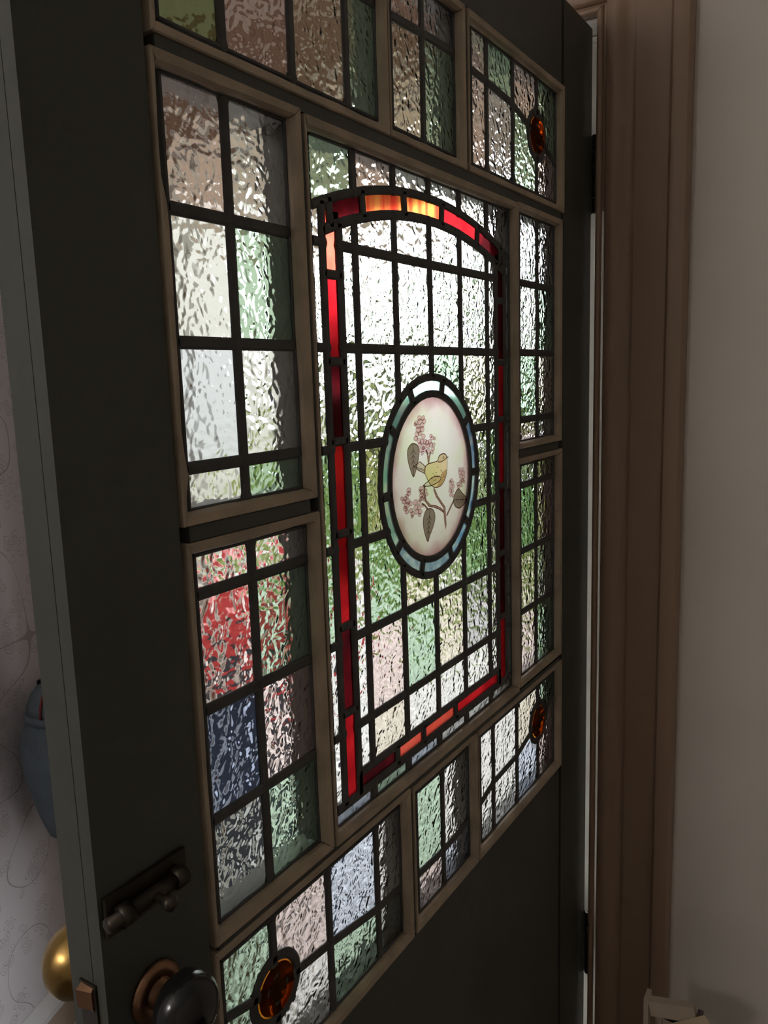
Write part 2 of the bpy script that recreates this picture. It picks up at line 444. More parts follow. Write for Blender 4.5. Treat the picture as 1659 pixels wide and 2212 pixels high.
def door_frame():
    r = empty('trim_1', FW(0, 0, 0))
    tag(r, 'white painted door frame lining with rebate and stop', 'door frame', kind='structure')
    off = Vector(FW(0, 0, 0))

    def part(name, a, b, mat=WHITEP):
        m_ = MB(); m_.box(a, b, FW); m_.v = [tuple(Vector(v) - off) for v in m_.v]; m_.build(name, mat, r)
    part('jamb', (OPEN_A0 - 0.054, 0.0, 0), (-0.0245, 0.0415, HEADZ))
    part('jamb', (OPEN_A0 - 0.054, 0.042, 0), (OPEN_A0, 0.115, HEADZ))
    part('jamb', (OPEN_A1, 0.0, 0), (OPEN_A1 + 0.054, 0.115, HEADZ))
    part('head', (OPEN_A0 - 0.054, 0.0, HEADZ + 0.0005), (OPEN_A1 + 0.054, 0.115, HEADZ + 0.054))
    part('stop', (OPEN_A0 + 0.0005, 0.042, 0.02), (OPEN_A0 + 0.027, 0.115, HEADZ - 0.0005))
    part('stop', (OPEN_A1 - 0.022, 0.042, 0.02), (OPEN_A1 - 0.0005, 0.115, HEADZ - 0.0005))
    part('stop', (OPEN_A0 + 0.0275, 0.042, HEADZ - 0.022), (OPEN_A1 - 0.0225, 0.115, HEADZ - 0.0005))
    part('threshold', (OPEN_A0 - 0.054, 0.03, -0.05), (OPEN_A1 + 0.054, 0.22, 0.0195), paint('stone_sill', (0.42, 0.40, 0.37), 0.7, 0.12, 30, 0.001, 80))
    # moulded architrave, profile (distance from the opening, thickness)
    prof = [(0, 0), (0, 0.010)] + [(0.0065 - 0.0065 * math.cos(math.radians(t)), 0.0105 + 0.0065 * math.sin(math.radians(t))) for t in range(15, 180, 15)] + [(0.0130, 0.0105), (0.0150, 0.0105), (0.0155, 0.0135), (0.017, 0.0165), (0.020, 0.019),
            (0.030, 0.021), (0.040, 0.0205), (0.048, 0.016), (0.054, 0.0125), (0.062, 0.012), (0.066, 0.0125), (0.067, 0.016), (0.100, 0.0175), (0.122, 0.018),
            (0.124, 0.024), (0.128, 0.028), (0.140, 0.030), (0.152, 0.028), (0.156, 0.022), (0.156, 0)]
    prof = [(a * 0.81, b) for a, b in prof]
    r2 = empty('trim_2', FW(0, 0, 0))
    tag(r2, 'broad brown painted moulded architrave around the doorway', 'architrave', kind='structure')
    i0 = -OPEN_A0 + 0.003
    i1 = OPEN_A1 + 0.006
    zt = HEADZ + 0.006

    def leg(f0, f1):
        m_ = MB(); m_.prism(prof, f0, f1); m_.v = [tuple(Vector(v) - off) for v in m_.v]; o_ = m_.build('casing', CASE, r2)
        for p_ in o_.data.polygons: p_.use_smooth = len(p_.vertices) == 4
        o_.data.set_sharp_from_angle(angle=math.radians(38))
    e = 0.0006
    full = prof
    prof = [(.0128, 0), (.0128, .0105)] + [q_ for q_ in full if q_[0] > .0129]
    leg(lambda s, p: FW(-i0 - s, -p - e, 0), lambda s, p: FW(-i0 - s, -p - e, zt + s))
    prof = [(0, .0105)] + [(.0047 - .0047 * math.cos(math.radians(t)), .0115 + .0055 * math.sin(math.radians(t))) for t in range(0, 181, 20)] + [(.0094, .0105)]
    leg(lambda s, p: FW(-i0 - s, -p - e, 0), lambda s, p: FW(-i0 - s, -p - e, zt + s))
    zh = ZC + .208 * K
    prof = [(.0096, .0080), (.0096, .0110), (.0126, .0110), (.0126, .0080)]
    leg(lambda s, p: FW(-i0 - s, -p - e, zh), lambda s, p: FW(-i0 - s, -p - e, zt + s))
    prof = full
    leg(lambda s, p: FW(i1 + s, -p - e, 0), lambda s, p: FW(i1 + s, -p - e, zt + s))
    leg(lambda s, p: FW(-i0 - s + e, -p - e, zt + s), lambda s, p: FW(i1 + s - e, -p - e, zt + s))


door_frame()

# ------------------------------------------------------------------ the door
UC = -0.25646                       # camera position along the door, survey units
HG = 0.008                          # glass recess, survey units
GF = 1 + HG / 0.36
XG = -HG * K                        # local x of the glass front
TG = 0.002                          # glass thickness


def gy(u): return K * ((u - UC) * GF + UC)


def gz(v): return ZC + K * v * GF


door = empty('door_1', (XD, YL, 0))
tag(door, 'dark green panelled front door standing open, with leaded stained-glass lights and a painted bird medallion', 'door', kind='structure')

# panels: glass limits in survey units (u0, u1, v0, v1)
PAN = {
    'T1': (0.0905, 0.3163, 0.2015, 0.323), 'T2': (0.339, 0.449, 0.2015, 0.323), 'T3': (0.483, 0.7065, 0.2015, 0.323),
    'L1': (0.0885, 0.1990, -0.0745, 0.1745), 'L2': (0.0895, 0.2005, -0.3505, -0.1020),
    'C': (0.2255, 0.5685, -0.3515, 0.1725),
    'R1': (0.5965, 0.7010, -0.0725, 0.1740), 'R2': (0.5965, 0.7030, -0.3485, -0.0995),
    'B1': (0.0885, 0.3170, -0.5030, -0.3780), 'B2': (0.3475, 0.4555, -0.5030, -0.3800), 'B3': (0.4840, 0.7045, -0.5030, -0.3800),
}


def opening(n):
    u0, u1, v0, v1 = PAN[n]
    return (K * u0, gy(u1), gz(v0) if v0 < 0 else ZC + K * v0, gz(v1) if v1 > 0 else ZC + K * v1)


OP = {n: opening(n) for n in PAN}
ZG0 = OP['B1'][2]; ZG1 = OP['T1'][3]
EPS = 0.0004


def wood(name, y0, y1, z0, z1, sh=(0, 0, 0, 0), m_=DOOR, ext=True):
    """solid member; sh = how far the part in front of the glass is cut back on (y0, y1, z0, z1) for the beads"""
    mb = MB()
    xr = XG - TG - 0.001
    mb.box((-TD, y0, z0), (xr, y1, z1))
    mb.box((xr - 0.0005, y0 + sh[0], z0 + sh[2]), (-0.0008 * (1 if any(sh) else 0), y1 - sh[1], z1 - sh[3]))
    o = mb.build(name, [m_, EXT_LIT if (z1 - z0) < (y1 - y0) else EXT_SHADE], door)  # level members get the lit copy, uprights the shaded one
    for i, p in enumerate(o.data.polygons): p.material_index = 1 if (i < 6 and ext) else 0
    return o


BW = 0.0085                         # bead width
yl, yr = min(OP['L1'][0], OP['B1'][0]) , max(OP['R2'][1], OP['T3'][1])
zt_, zb_ = ZG1, ZG0
wood('stile', 0, OP['L1'][0] - EPS, 0.012, ZTOP, (0, BW, 0, 0), DOOR, False)
wood('stile', yr + EPS, WD, 0.012, ZTOP, (BW, 0, 0, 0))
wood('top_rail', OP['L1'][0], yr, zt_ + EPS, ZTOP, (0, 0, BW, 0))
wood('bottom_rail', OP['L1'][0], yr, 0.012, zb_ - EPS, (0, 0, 0, BW))
zm1a, zm1b = OP['C'][3], OP['T1'][2]
zm2a, zm2b = OP['B2'][3], OP['C'][2]
wood('glazing_bar', OP['L1'][0], yr, zm1a + EPS, zm1b - EPS, (0, 0, BW, BW))
wood('glazing_bar', OP['L1'][0], yr, zm2a + EPS, zm2b - EPS, (0, 0, BW, BW))
for a, b in (('T1', 'T2'), ('T2', 'T3'), ('B1', 'B2'), ('B2', 'B3')):
    z0, z1 = OP[a][2], OP[a][3]
    g_ = OP[b][0] - OP[a][1]
    wood('glazing_bar', OP[a][1] + EPS, OP[b][0] - EPS, z0, z1, (min(BW, .54 * g_), min(.0057, .32 * g_), 0, 0))
wood('glazing_bar', OP['L2'][1] + EPS, OP['C'][0] - EPS, zm2b, zm1a, (min(BW, .54 * (OP['C'][0] - OP['L2'][1])), min(.0057, .32 * (OP['C'][0] - OP['L2'][1])), 0, 0))
wood('glazing_bar', OP['C'][1] + EPS, OP['R1'][0] - EPS, zm2b, zm1a, (min(BW, .54 * (OP['R1'][0] - OP['C'][1])), min(.0057, .32 * (OP['R1'][0] - OP['C'][1])), 0, 0))
wood('glazing_bar', OP['L1'][0], OP['L1'][1], OP['L2'][3] + EPS, OP['L1'][2] - EPS, (0, 0, BW, BW))
wood('glazing_bar', OP['R1'][0], OP['R1'][1], OP['R2'][3] + EPS, OP['R1'][2] - EPS, (0, 0, BW, BW))
# unseen white film added on the hinge edge to bounce daylight into the gap
mb = MB(); mb.box((-TD + 0.001, WD + 0.0002, 0.012), (-0.001, WD + 0.0008, ZTOP)); mb.build('edge_reflector', WHITEP, door)


def bead(p0, p1, nrm, w0=0.0085, ma=0.0, mb_=0.0, seg=7, amp=0.0006, wob=None):
    """bead strip from p0 to p1 (inner edge, (y, z)); nrm points away from the glass; mitred ends, hand-cut wobble"""
    p0, p1, nrm = Vector(p0), Vector(p1), Vector(nrm)
    d = (p1 - p0).normalized()
    cs = [(0.0, XG + 0.0004), (0.0, -0.0035), (0.0018, 0.0004), (w0 - 0.001, 0.0012), (w0 - 0.0002, 0.0), (w0 - 0.0002, XG + 0.0004)]
    rings = []
    if wob: seg = len(wob) - 1
    for i in range(seg + 1):
        t = i / seg
        w = wob[i] if wob else random.uniform(-amp, amp)
        rg = []
        for o, x in cs:
            s0 = -o * ma / w0 + 0.0002; s1 = (p1 - p0).length + o * mb_ / w0 - 0.0002
            q = p0 + d * (s0 + (s1 - s0) * t) + nrm * (o + (w if o < 0.003 else 0))
            rg.append((x, q.x, q.y))
        rings.append(rg)
    MB().rings(rings).build('glazing_bead', BEAD, door)


NEXT = {'L1': 'C', 'L2': 'C', 'C': 'R1', 'T1': 'T2', 'T2': 'T3', 'B1': 'B2', 'B2': 'B3'}
BR = {n: min(.0085, .52 * (OP[NEXT[n]][0] - OP[n][1])) if n in NEXT else .0085 for n in OP}      # bead on the hinge side
BL = {n: .0055 for n in OP}
for n, q_ in NEXT.items(): BL[q_] = min(.0055, .3 * (OP[q_][0] - OP[n][1]))
BL['R2'] = BL['R1']
CROOKED = [0, -.0004, -.0033, -.0012, 0, -.0004, -.0010, -.0012, -.0012, -.0014, -.0016, -.0018, -.0018, -.0019, -.0014, .0020, .0024, .0020, .0014, .0010, .0006]
for n, (y0, y1, z0, z1) in OP.items():
    h = .0085
    bead((y0, z0), (y0, z1), (-1, 0), BL[n], h, h, wob=CROOKED if n == 'L1' else None); bead((y1, z0), (y1, z1), (1, 0), BR[n], h, h)
    bead((y0, z0), (y1, z0), (0, -1), h, BL[n], BR[n]); bead((y0, z1), (y1, z1), (0, 1), h, BL[n], BR[n])

CW = 0.0085                          # came width, survey units


def L2(u, v): return (gy(u), gz(v))


def came(mb, pts, w=CW, closed=False):
    """lead strip along survey-unit points"""
    P = [Vector(L2(*p)) for p in pts]; n = len(P); w = w * K * 0.95
    xb = XG - TG
    cs = [(-.5, XG + .0003), (-.28, XG + .0014), (.28, XG + .0014), (.5, XG + .0003), (.5, xb - .0002), (.28, xb - .0011), (-.28, xb - .0011), (-.5, xb - .0002)]
    rings = []
    for i in range(n):
        a = P[i - 1] if (i or closed) else P[i]; b = P[(i + 1) % n] if (i < n - 1 or closed) else P[i]
        d = (b - a).normalized(); nn = Vector((-d.y, d.x))
        rings.append([(x, P[i].x + nn.x * o * w, P[i].y + nn.y * o * w) for o, x in cs])
    if closed: rings.append(rings[0])
    mb.rings(rings, caps=not closed)


def solder(mb, u, v, r=0.0052):
    y, z = L2(u, v); r *= K
    for sgn, x0 in ((1, XG), (-1, XG - TG)):
        mb.lathe([(r, .0003), (r * .8, .0013), (r * .4, .0019), (0, .0021)], lambda a, b, h: (x0 + sgn * h, y + a, z + b), 10)


def pane(pts, mat, parent, name='pane'):
    P = [L2(*p) for p in pts]
    return MB().prism(P, lambda y, z: (XG, y, z), lambda y, z: (XG - TG, y, z)).build(name, mat, parent)


def arc(c, r, a0, a1, n=16):
    return [(c[0] + r * math.cos(a0 + (a1 - a0) * i / n), c[1] + r * math.sin(a0 + (a1 - a0) * i / n)) for i in range(n + 1)]


def minus_disc(poly, c, r):
    """polygon minus a disc (at most one bite)"""
    q = []
    n = len(poly)
    ins = lambda p: math.hypot(p[0] - c[0], p[1] - c[1]) < r
    if all(ins(p) for p in poly): return None
    dense = []
    for i in range(n):
        a, b = poly[i], poly[(i + 1) % n]
        for j in range(60): dense.append((a[0] + (b[0] - a[0]) * j / 60, a[1] + (b[1] - a[1]) * j / 60, j == 0))
    fl = [ins(p) for p in dense]
    if not any(fl): return poly
    m = len(dense)
    s = next(i for i in range(m) if fl[i - 1] and not fl[i])       # first point outside
    run = []
    i = s
    while not fl[i % m]:
        run.append(dense[i % m]); i += 1
    pts = [p[:2] for j, p in enumerate(run) if p[2] or j in (0, len(run) - 1)]
    a1 = math.atan2(run[-1][1] - c[1], run[-1][0] - c[0]); a0 = math.atan2(run[0][1] - c[1], run[0][0] - c[0])
    dl = (a0 - a1 + math.pi) % (2 * math.pi) - math.pi
    return pts + arc(c, r, a1, a1 + dl, 10)[1:-1]


def lerp(pts, u):
    for (a, b), (c, d) in zip(pts, pts[1:]):
        if a <= u <= c or c == pts[-1][0]: return b + (d - b) * (u - a) / (c - a)


def border(mb, pn):
    u0, u1, v0, v1 = PAN[pn]; e = 0.0002
    came(mb, [(u0 + e, v0), (u0 + e, v1)], 0.0032); came(mb, [(u1 - e, v0), (u1 - e, v1)], 0.0032)
    came(mb, [(u0, v0 + e), (u1, v0 + e)], 0.0032); came(mb, [(u0, v1 - e), (u1, v1 - e)], 0.0032)


def grid_panel(pn, cols, rows, tints, disc=None):
    """cols: u of inner cames; rows: list of polylines [(u, v)...] top to bottom; tints: rows of letters"""
    u0, u1, v0, v1 = PAN[pn]
    U = [u0 - 0.001] + cols + [u1 + 0.001]
    top = [(u0 - .001, v1 + .001), (u1 + .001, v1 + .001)]; bot = [(u0 - .001, v0 - .001), (u1 + .001, v0 - .001)]
    RR = [top] + rows + [bot]
    mb = MB(); border(mb, pn)
    for c in cols: came(mb, [(c, v1), (c + random.uniform(-.0005, .0005), (v0 + v1) / 2), (c, v0)])
    for r_ in rows:
        came(mb, r_)
        for c in cols: solder(mb, c, lerp(r_, c))
    for c in cols: solder(mb, c, v1 - .002, .005); solder(mb, c, v0 + .002, .005)
    if disc:
        came(mb, arc(disc[0], disc[1], 0, 2 * math.pi, 28)[:-1], CW, True)
        for t in (45, 135, 225, 315): pass
    lead = mb.build('lead_came', LEAD, door)
    for i in range(len(RR) - 1):
        for j in range(len(U) - 1):
            a, b = U[j], U[j + 1]
            poly = [(a, lerp(RR[i + 1], a)), (b, lerp(RR[i + 1], b)), (b, lerp(RR[i], b)), (a, lerp(RR[i], a))]
            if disc: poly = minus_disc(poly, disc[0], disc[1])
            if poly: pane(poly, GLASS[tints[i][j]], lead)
    if disc:
        c, r = disc
        o = pane(arc(c, r, 0, 2 * math.pi, 28)[:-1], AMBER, lead, 'amber_rim')
        # pressed amber bullseye: rings standing on the disc
        y, z = L2(*c); rk = (r - CW / 2) * K
        mb = MB()
        mb.lathe([(rk * .98, .0004), (rk * .9, .003), (rk * .72, .0035), (rk * .62, .0012), (rk * .5, .001), (rk * .4, .0035), (rk * .25, .0065), (0, .0072)],
                 lambda a, b, h: (XG + h, y + a, z + b), 28)
        bo = mb.build('bullseye', AMBER, lead, True)
        bo['label'] = 'pressed amber glass bullseye'
    return lead


hl = lambda pn, v: [(PAN[pn][0], v), (PAN[pn][1], v)]
grid_panel('L1', [0.1405], [hl('L1', .1015), hl('L1', .0258), hl('L1', -.0487)], ['Pc', 'Cg', 'Bc', 'Cg'])
grid_panel('L2', [0.1420], [hl('L2', -.1272), hl('L2', -.2028), hl('L2', -.2782)], ['cc', 'rg', 'np', 'dg'])
grid_panel('R1', [0.6487], [hl('R1', .1012), hl('R1', .0258), hl('R1', -.0486)], ['yy', 'cg', 'gt', 'py'])
grid_panel('R2', [0.6450], [hl('R2', -.1232), hl('R2', -.1998), hl('R2', -.2725)], ['yt', 'gp', 'ty', 'pg'])
RD = 0.0243
grid_panel('T1', [.1425, .2100, .2755], [[(.0905, .247), (.1425, .2632), (.21, .280), (.2755, .2846), (.3163, .286)]], ['tpgt', 'optg'], ((.1425, .2632), RD))
grid_panel('T2', [.3905], [[(.339, .2855), (.3905, .288), (.449, .2905)]], ['py', 'tg'])
grid_panel('T3', [.518, .5815, .6480], [[(.483, .286), (.518, .2846), (.5815, .280), (.648, .2632), (.7065, .245)]], ['tgpg', 'pygp'], ((.6485, .2632), RD))
grid_panel('B1', [.1405, .2083, .2785], [[(.0885, -.4211), (.1405, -.435), (.2083, -.4434), (.2785, -.4559), (.3170, -.458)]], ['gpbc', 'dcgd'], ((.1413, -.4358), RD))
grid_panel('B2', [.399], [[(.3475, -.4636), (.399, -.4660), (.4555, -.4624)]], ['gc', 'pb'])
grid_panel('B3', [.518, .5845, .6505], [[(.484, -.4578), (.518, -.4479), (.5845, -.4445), (.6505, -.427), (.7045, -.4138)]], ['cctg', 'ccbp'], ((.6506, -.427), RD))


def centre():
    pn = 'C'
    u0, u1, v0, v1 = PAN[pn]
    V = [.2788, .3368, .3960, .4545, .5140]
    UO, UI = .2367, .2578                     # left red strip cames
    UI2, UO2 = .793 - UI, .793 - UO
    H = [.1000, .0252, -.0503, -.1272, -.2030, -.2782]
    BI, BO = -.3204, -.3381                   # bottom red strip cames
    um = .3965
    Ro, Ri = .474, .455
    ao = lambda u: .1562 - Ro + math.sqrt(Ro ** 2 - (u - um) ** 2)
    ai = lambda u: .1372 - Ri + math.sqrt(Ri ** 2 - (u - um) ** 2)
    C0, R0 = (.395, -.0893), .0912            # medallion, centre of outer came
    R1 = .0762                                # centre of inner came
    mb = MB(); came(mb, [(u1, v0), (u1, v1)], .004); came(mb, [(u0, v1), (u1, v1)], .004); came(mb, [(u0, v0), (u1, v0)], .004)
    fr = lambda f, a, b, n=14: [(a + (b - a) * i / n, f(a + (b - a) * i / n)) for i in range(n + 1)]
    came(mb, fr(ao, u0, u1, 24), .0075)
    came(mb, fr(ai, UO, UO2, 24), .0085)
    for u in (UO, UO2): came(mb, [(u, ao(u)), (u, BO)], .0085)
    for u in (UI, UI2): came(mb, [(u, ai(u)), (u, BO)], .0095)
    came(mb, [(UI, BI), (UI2, BI)], .0085); came(mb, [(u0, BO), (u1, BO)], .0095)
    for u in V:
        came(mb, [(u, v1), (u, ao(u))], .0092)
        came(mb, [(u, BO), (u, v0)], .011)
        dy = R0 ** 2 - (u - C0[0]) ** 2
        if dy > 0:
            came(mb, [(u, ai(u)), (u, C0[1] + math.sqrt(dy))], .0088); came(mb, [(u, C0[1] - math.sqrt(dy)), (u, BI)], .0088)
        else: came(mb, [(u, ai(u)), (u, BI)], .0088)
        solder(mb, u, ao(u), .0044); solder(mb, u, ai(u), .0044); solder(mb, u, BI, .0044); solder(mb, u, BO, .0044)
    for h in H:
        came(mb, [(u0, h), (UO, h)], .0075); came(mb, [(UO2, h), (u1, h)], .0075)
        dx = R0 ** 2 - (h - C0[1]) ** 2
        if dx > 0:
            x = math.sqrt(dx)
            came(mb, [(UI, h), (C0[0] - x, h)], .0085); came(mb, [(C0[0] + x, h), (UI2, h)], .0085)
            solder(mb, C0[0] - x, h); solder(mb, C0[0] + x, h)
        else: came(mb, [(UI, h), (UI2, h)], .0085)
        for u in V:
            if math.hypot(u - C0[0], h - C0[1]) > R0: solder(mb, u, h)
        for u in (UI, UI2, UO, UO2): solder(mb, u, h, .0055)
    came(mb, arc(C0, R0, 0, 2 * math.pi, 48)[:-1], .0075, True)
    came(mb, arc(C0, R1, 0, 2 * math.pi, 48)[:-1], .0070, True)
    JA = [math.radians(x) for x in (116, 76, 35, -3, -38, -68, -107, -140, -175, -214)]
    for a in JA: came(mb, [(C0[0] + r_ * math.cos(a), C0[1] + r_ * math.sin(a)) for r_ in (R1, R0)], .0085)
    # joints between red pieces
    JL = [.0782, .0150, -.0449, -.1163, -.1908, -.2623]
    for v in JL:
        came(mb, [(UO, v), (UI, v)], .0075); came(mb, [(UI2, v), (UO2, v)], .0075)
    JT = [.2480, .2920, .3555, .4198, .4925, .5450]
    for u in JT: came(mb, [(u, ai(u)), (u - .002 * (1 if u < um else -1), ao(u))], .0085)
    JB = [UI, .3182, .3656, .4305, UI2]
    for u in JB: came(mb, [(u, BI), (u, BO)], .0090)
    lead = mb.build('lead_came', LEAD, door)
    P = lambda pts, t: pane(pts, GLASS[t], lead)
    # top row above the arch
    E = [u0] + V + [u1]
    for i, t in enumerate('gpcccy'):
        a, b = E[i], E[i + 1]
        P([(a, v1)] + fr(ao, a, b, 6) + [(b, v1)], t)
    # outer columns
    HL = H + [BO]
    for (a, b), ts in (((u0, UO), 'cccggcc'), ((UO2, u1), 'ccgcpcc')):
        tops = None
        for i, t in enumerate(ts):
            if i == 0: P([(a, ao(a)), (a, H[0]), (b, H[0]), (b, ao(b))], t)
            else: P([(a, HL[i - 1]), (a, HL[i]), (b, HL[i]), (b, HL[i - 1])], t)
    # inner field
    FE = [UI] + V + [UI2]
    RT = H + [BI]
    T = ['cccccc', 'cccccc', 'cccgtc', 'gtcccg', 'cgtcgy', 'cpgtyc', 'ctcccc']
    for j in range(6):
        a, b = FE[j], FE[j + 1]
        P(fr(ai, a, b, 6) + [(b, H[0]), (a, H[0])], T[0][j])
        for i in range(1, 7):
            poly = [(a, RT[i]), (b, RT[i]), (b, RT[i - 1]), (a, RT[i - 1])]
            poly = minus_disc(poly, C0, R0)
            if poly: P(poly, T[i][j])
    # bottom small panes
    for i, t in enumerate('bgbccc'): P([(E[i], v0), (E[i + 1], v0), (E[i + 1], BO), (E[i], BO)], t)
    # red border
    red = lambda pts, k_: pane(pts, RED[k_], lead, 'red_pane')
    JT2 = [.2505] + JT[1:]
    for i, k_ in enumerate((1, 2, 2, 0, 1)): red(fr(ao, JT2[i], JT2[i + 1], 6) + fr(ai, JT2[i + 1], JT2[i], 6), k_)
    LV = [.1235] + JL + [BO]
    for (a, b), ks in (((UO, UI), (3, 0, 1, 0, 0, 1, 0)), ((UI2, UO2), (1, 1, 0, 0, 1, 1, 0))):
        for i, k_ in enumerate(ks): red([(a, LV[i + 1]), (b, LV[i + 1]), (b, LV[i]), (a, LV[i])], k_)
    for i, k_ in enumerate((1, 3, 3, 0)): red([(JB[i], BO), (JB[i + 1], BO), (JB[i + 1], BI), (JB[i], BI)], k_)
    # iridescent ring
    for i, k_ in enumerate((0, 0, 1, 1, 1, 2, 2, 0, 0, 0)):
        a0, a1 = JA[i], JA[(i + 1) % 10]
        if a1 > a0: a1 -= 2 * math.pi
        pts = arc(C0, R0, a0, a1, 8) + arc(C0, R1, a1, a0, 8)
        pane(pts, IRID[k_], lead, 'ring_pane')
    return C0, R1


C0, R1 = centre()

# ------------------------------------------------------------------ painted medallion
ART = {
    'leaf': [[(-47.1, 26.3), (-45.0, 30.7), (-38.6, 33.8), (-30.4, 32.2), (-26.5, 27.2), (-27.6, 20.8), (-31.4, 12.7), (-37.3, 4.5), (-42.4, 11.1), (-46.0, 18.9)],
             [(-14.7, -58.1), (-20.1, -48.9), (-22.5, -39.7), (-20.3, -32.4), (-15.2, -28.3), (-6.4, -28.7), (-0.6, -33.5), (-0.5, -40.4), (-5.2, -47.5), (-10.5, -53.0)],
             [(66.3, -30.1), (57.3, -35.1), (49.3, -36.6), (40.6, -33.2), (37.5, -28.1), (39.9, -22.3), (47.8, -17.2), (56.6, -22.5)]],
    'branch': [[(-1.5, -9.4), (1.4, -12.2), (6.1, -18.7), (14.1, -25.8), (20.6, -31.2), (21.1, -38.9), (22.0, -48.1), (20.3, -52.9), (19.1, -47.6), (17.7, -38.4), (17.0, -31.2), (10.0, -25.2), (2.5, -18.2), (-1.6, -11.8)],
               [(-17.1, -5.9), (-18.4, -12.5), (-15.8, -19.5), (-8.2, -25.0), (1.7, -26.9), (11.8, -30.9), (18.3, -34.9), (17.8, -36.4), (9.7, -32.1), (-0.4, -28.4), (-11.2, -25.8), (-17.8, -20.2), (-20.3, -13.2), (-19.4, -5.6)],
               [(22.3, -39.6), (30.8, -32.2), (37.5, -27.1), (38.6, -27.8), (32.5, -33.0), (23.6, -40.3)],
               [(-14.6, 26.1), (-12.0, 21.2), (-10.8, 13.4), (-8.8, 13.2), (-8.2, 17.9), (-5.0, 23.4), (-6.4, 23.7), (-9.5, 19.5), (-12.7, 26.0)],
               [(-23.6, -20.8), (-17.9, -23.6), (-12.3, -28.3), (-14.3, -28.3), (-18.9, -24.4), (-24.0, -21.7)]],
    'bird': [[(7.6, 14.5), (10.8, 18.5), (18.1, 19.8), (23.8, 18.3), (25.8, 14.6), (26.0, 9.6), (24.9, 1.8), (21.7, -3.8), (14.8, -9.0), (4.5, -10.4), (-3.5, -8.1), (-9.2, -4.5), (-13.9, 1.3), (-17.5, 6.5), (-16.3, 11.1), (-8.4, 13.2), (1.5, 13.6)]],
    'belly': [[(25.2, 4.0), (24.0, -0.5), (20.6, -4.9), (14.0, -9.0), (4.8, -9.9), (10.8, -5.0), (14.5, 0.0), (20.0, 3.5)]],
    'wing': [[(-20.9, -5.5), (-12.1, -2.7), (-3.1, 0.1), (6.9, -0.1), (12.6, -1.8), (10.8, -4.5), (2.6, -6.5), (-7.4, -7.2), (-15.2, -6.7)]],
    'tail': [[(-36.5, 13.3), (-25.5, 16.8), (-15.3, 11.0), (-17.0, 5.0), (-29.6, 9.7)]],
    'head': [[(7.5, 14.0), (10.8, 18.5), (18.1, 19.8), (23.2, 18.5), (24.6, 15.7), (19.9, 13.7), (11.6, 12.6)]],
    'beak': [[(24.6, 16.5), (28.0, 15.8), (24.5, 14.8)]],
}
BLOOM = [
    [(-24.6, 55.4, 1.7), (-18.0, 55.0, 1.7), (-16.3, 52.1, 1.7), (-23.8, 52.1, 2.0), (-30.4, 51.5, 1.6), (-20.2, 48.6, 1.9), (-27.7, 48.2, 1.7), (-32.3, 50.3, 1.1), (-20.4, 45.4, 2.0), (-27.0, 44.9, 2.2), (-29.9, 41.4, 1.8), (-24.3, 41.9, 1.7), (-18.8, 38.7, 1.9), (-32.0, 37.8, 1.7), (-26.5, 35.6, 1.9)],
    [(-20.9, 34.2, 1.9), (-15.2, 33.7, 1.7), (-24.8, 31.7, 1.7), (-17.3, 30.1, 1.7), (-11.4, 32.5, 1.7), (-6.5, 33.0, 1.7), (-1.5, 36.0, 1.5), (2.4, 35.2, 1.1), (-4.4, 38.1, 1.3), (-10.6, 29.6, 1.7), (-4.7, 30.0, 1.7), (0.2, 29.6, 1.5), (-1.0, 25.9, 1.5), (-23.2, 26.9, 1.7), (-21.4, 23.9, 1.3), (-16.5, 26.3, 1.5), (-9.5, 24.7, 1.9), (-3.1, 23.2, 1.3), (-19.3, 28.4, 1.3)],
    [(-46.1, -6.4, 1.8), (-46.2, -9.2, 1.7), (-49.9, -11.0, 1.5), (-52.7, -12.9, 1.5), (-58.0, -12.2, 1.3), (-54.6, -15.4, 1.6), (-48.4, -15.9, 2.0), (-50.3, -19.3, 2.2), (-44.0, -18.4, 1.7), (-53.1, -21.6, 1.7), (-50.6, -24.8, 1.5), (-43.4, -25.0, 1.7), (-40.8, -28.2, 1.7), (-41.8, -30.4, 1.1), (-35.7, -18.6, 1.9), (-35.0, -23.4, 1.9), (-33.3, -27.5, 1.7), (-29.4, -24.3, 1.7), (-27.7, -28.3, 1.7), (-28.8, -31.0, 1.3), (-29.2, -19.5, 1.7), (-23.7, -23.2, 1.3), (-26.2, -17.1, 1.5)],
    [(-24.8, -7.8, 1.7), (-19.1, -6.6, 1.3), (-23.1, -10.9, 1.7), (-16.4, -10.8, 1.5), (-24.2, -13.6, 1.7), (-19.5, -15.2, 1.5), (-14.6, -14.4, 1.3), (-23.4, -16.6, 1.5), (-26.8, -9.4, 1.1), (-18.6, -18.2, 1.3)],
    [(51.8, 1.3, 1.4), (58.1, 0.7, 1.4), (52.8, -1.8, 1.6), (59.6, -3.1, 1.7), (53.8, -5.6, 1.6), (59.4, -7.3, 1.7), (57.1, -10.1, 1.7), (60.4, -11.5, 1.2), (53.6, -10.7, 1.4), (48.0, -12.6, 1.6), (49.0, -15.3, 1.4), (54.6, -14.5, 1.4)],
    [(33.9, -7.3, 1.4), (37.0, -10.2, 1.4), (31.7, -8.5, 1.2), (32.6, -12.7, 1.6), (38.0, -13.9, 1.4), (31.4, -16.6, 1.6), (35.7, -17.7, 1.4), (32.3, -20.8, 1.4), (36.6, -22.4, 1.2)]]


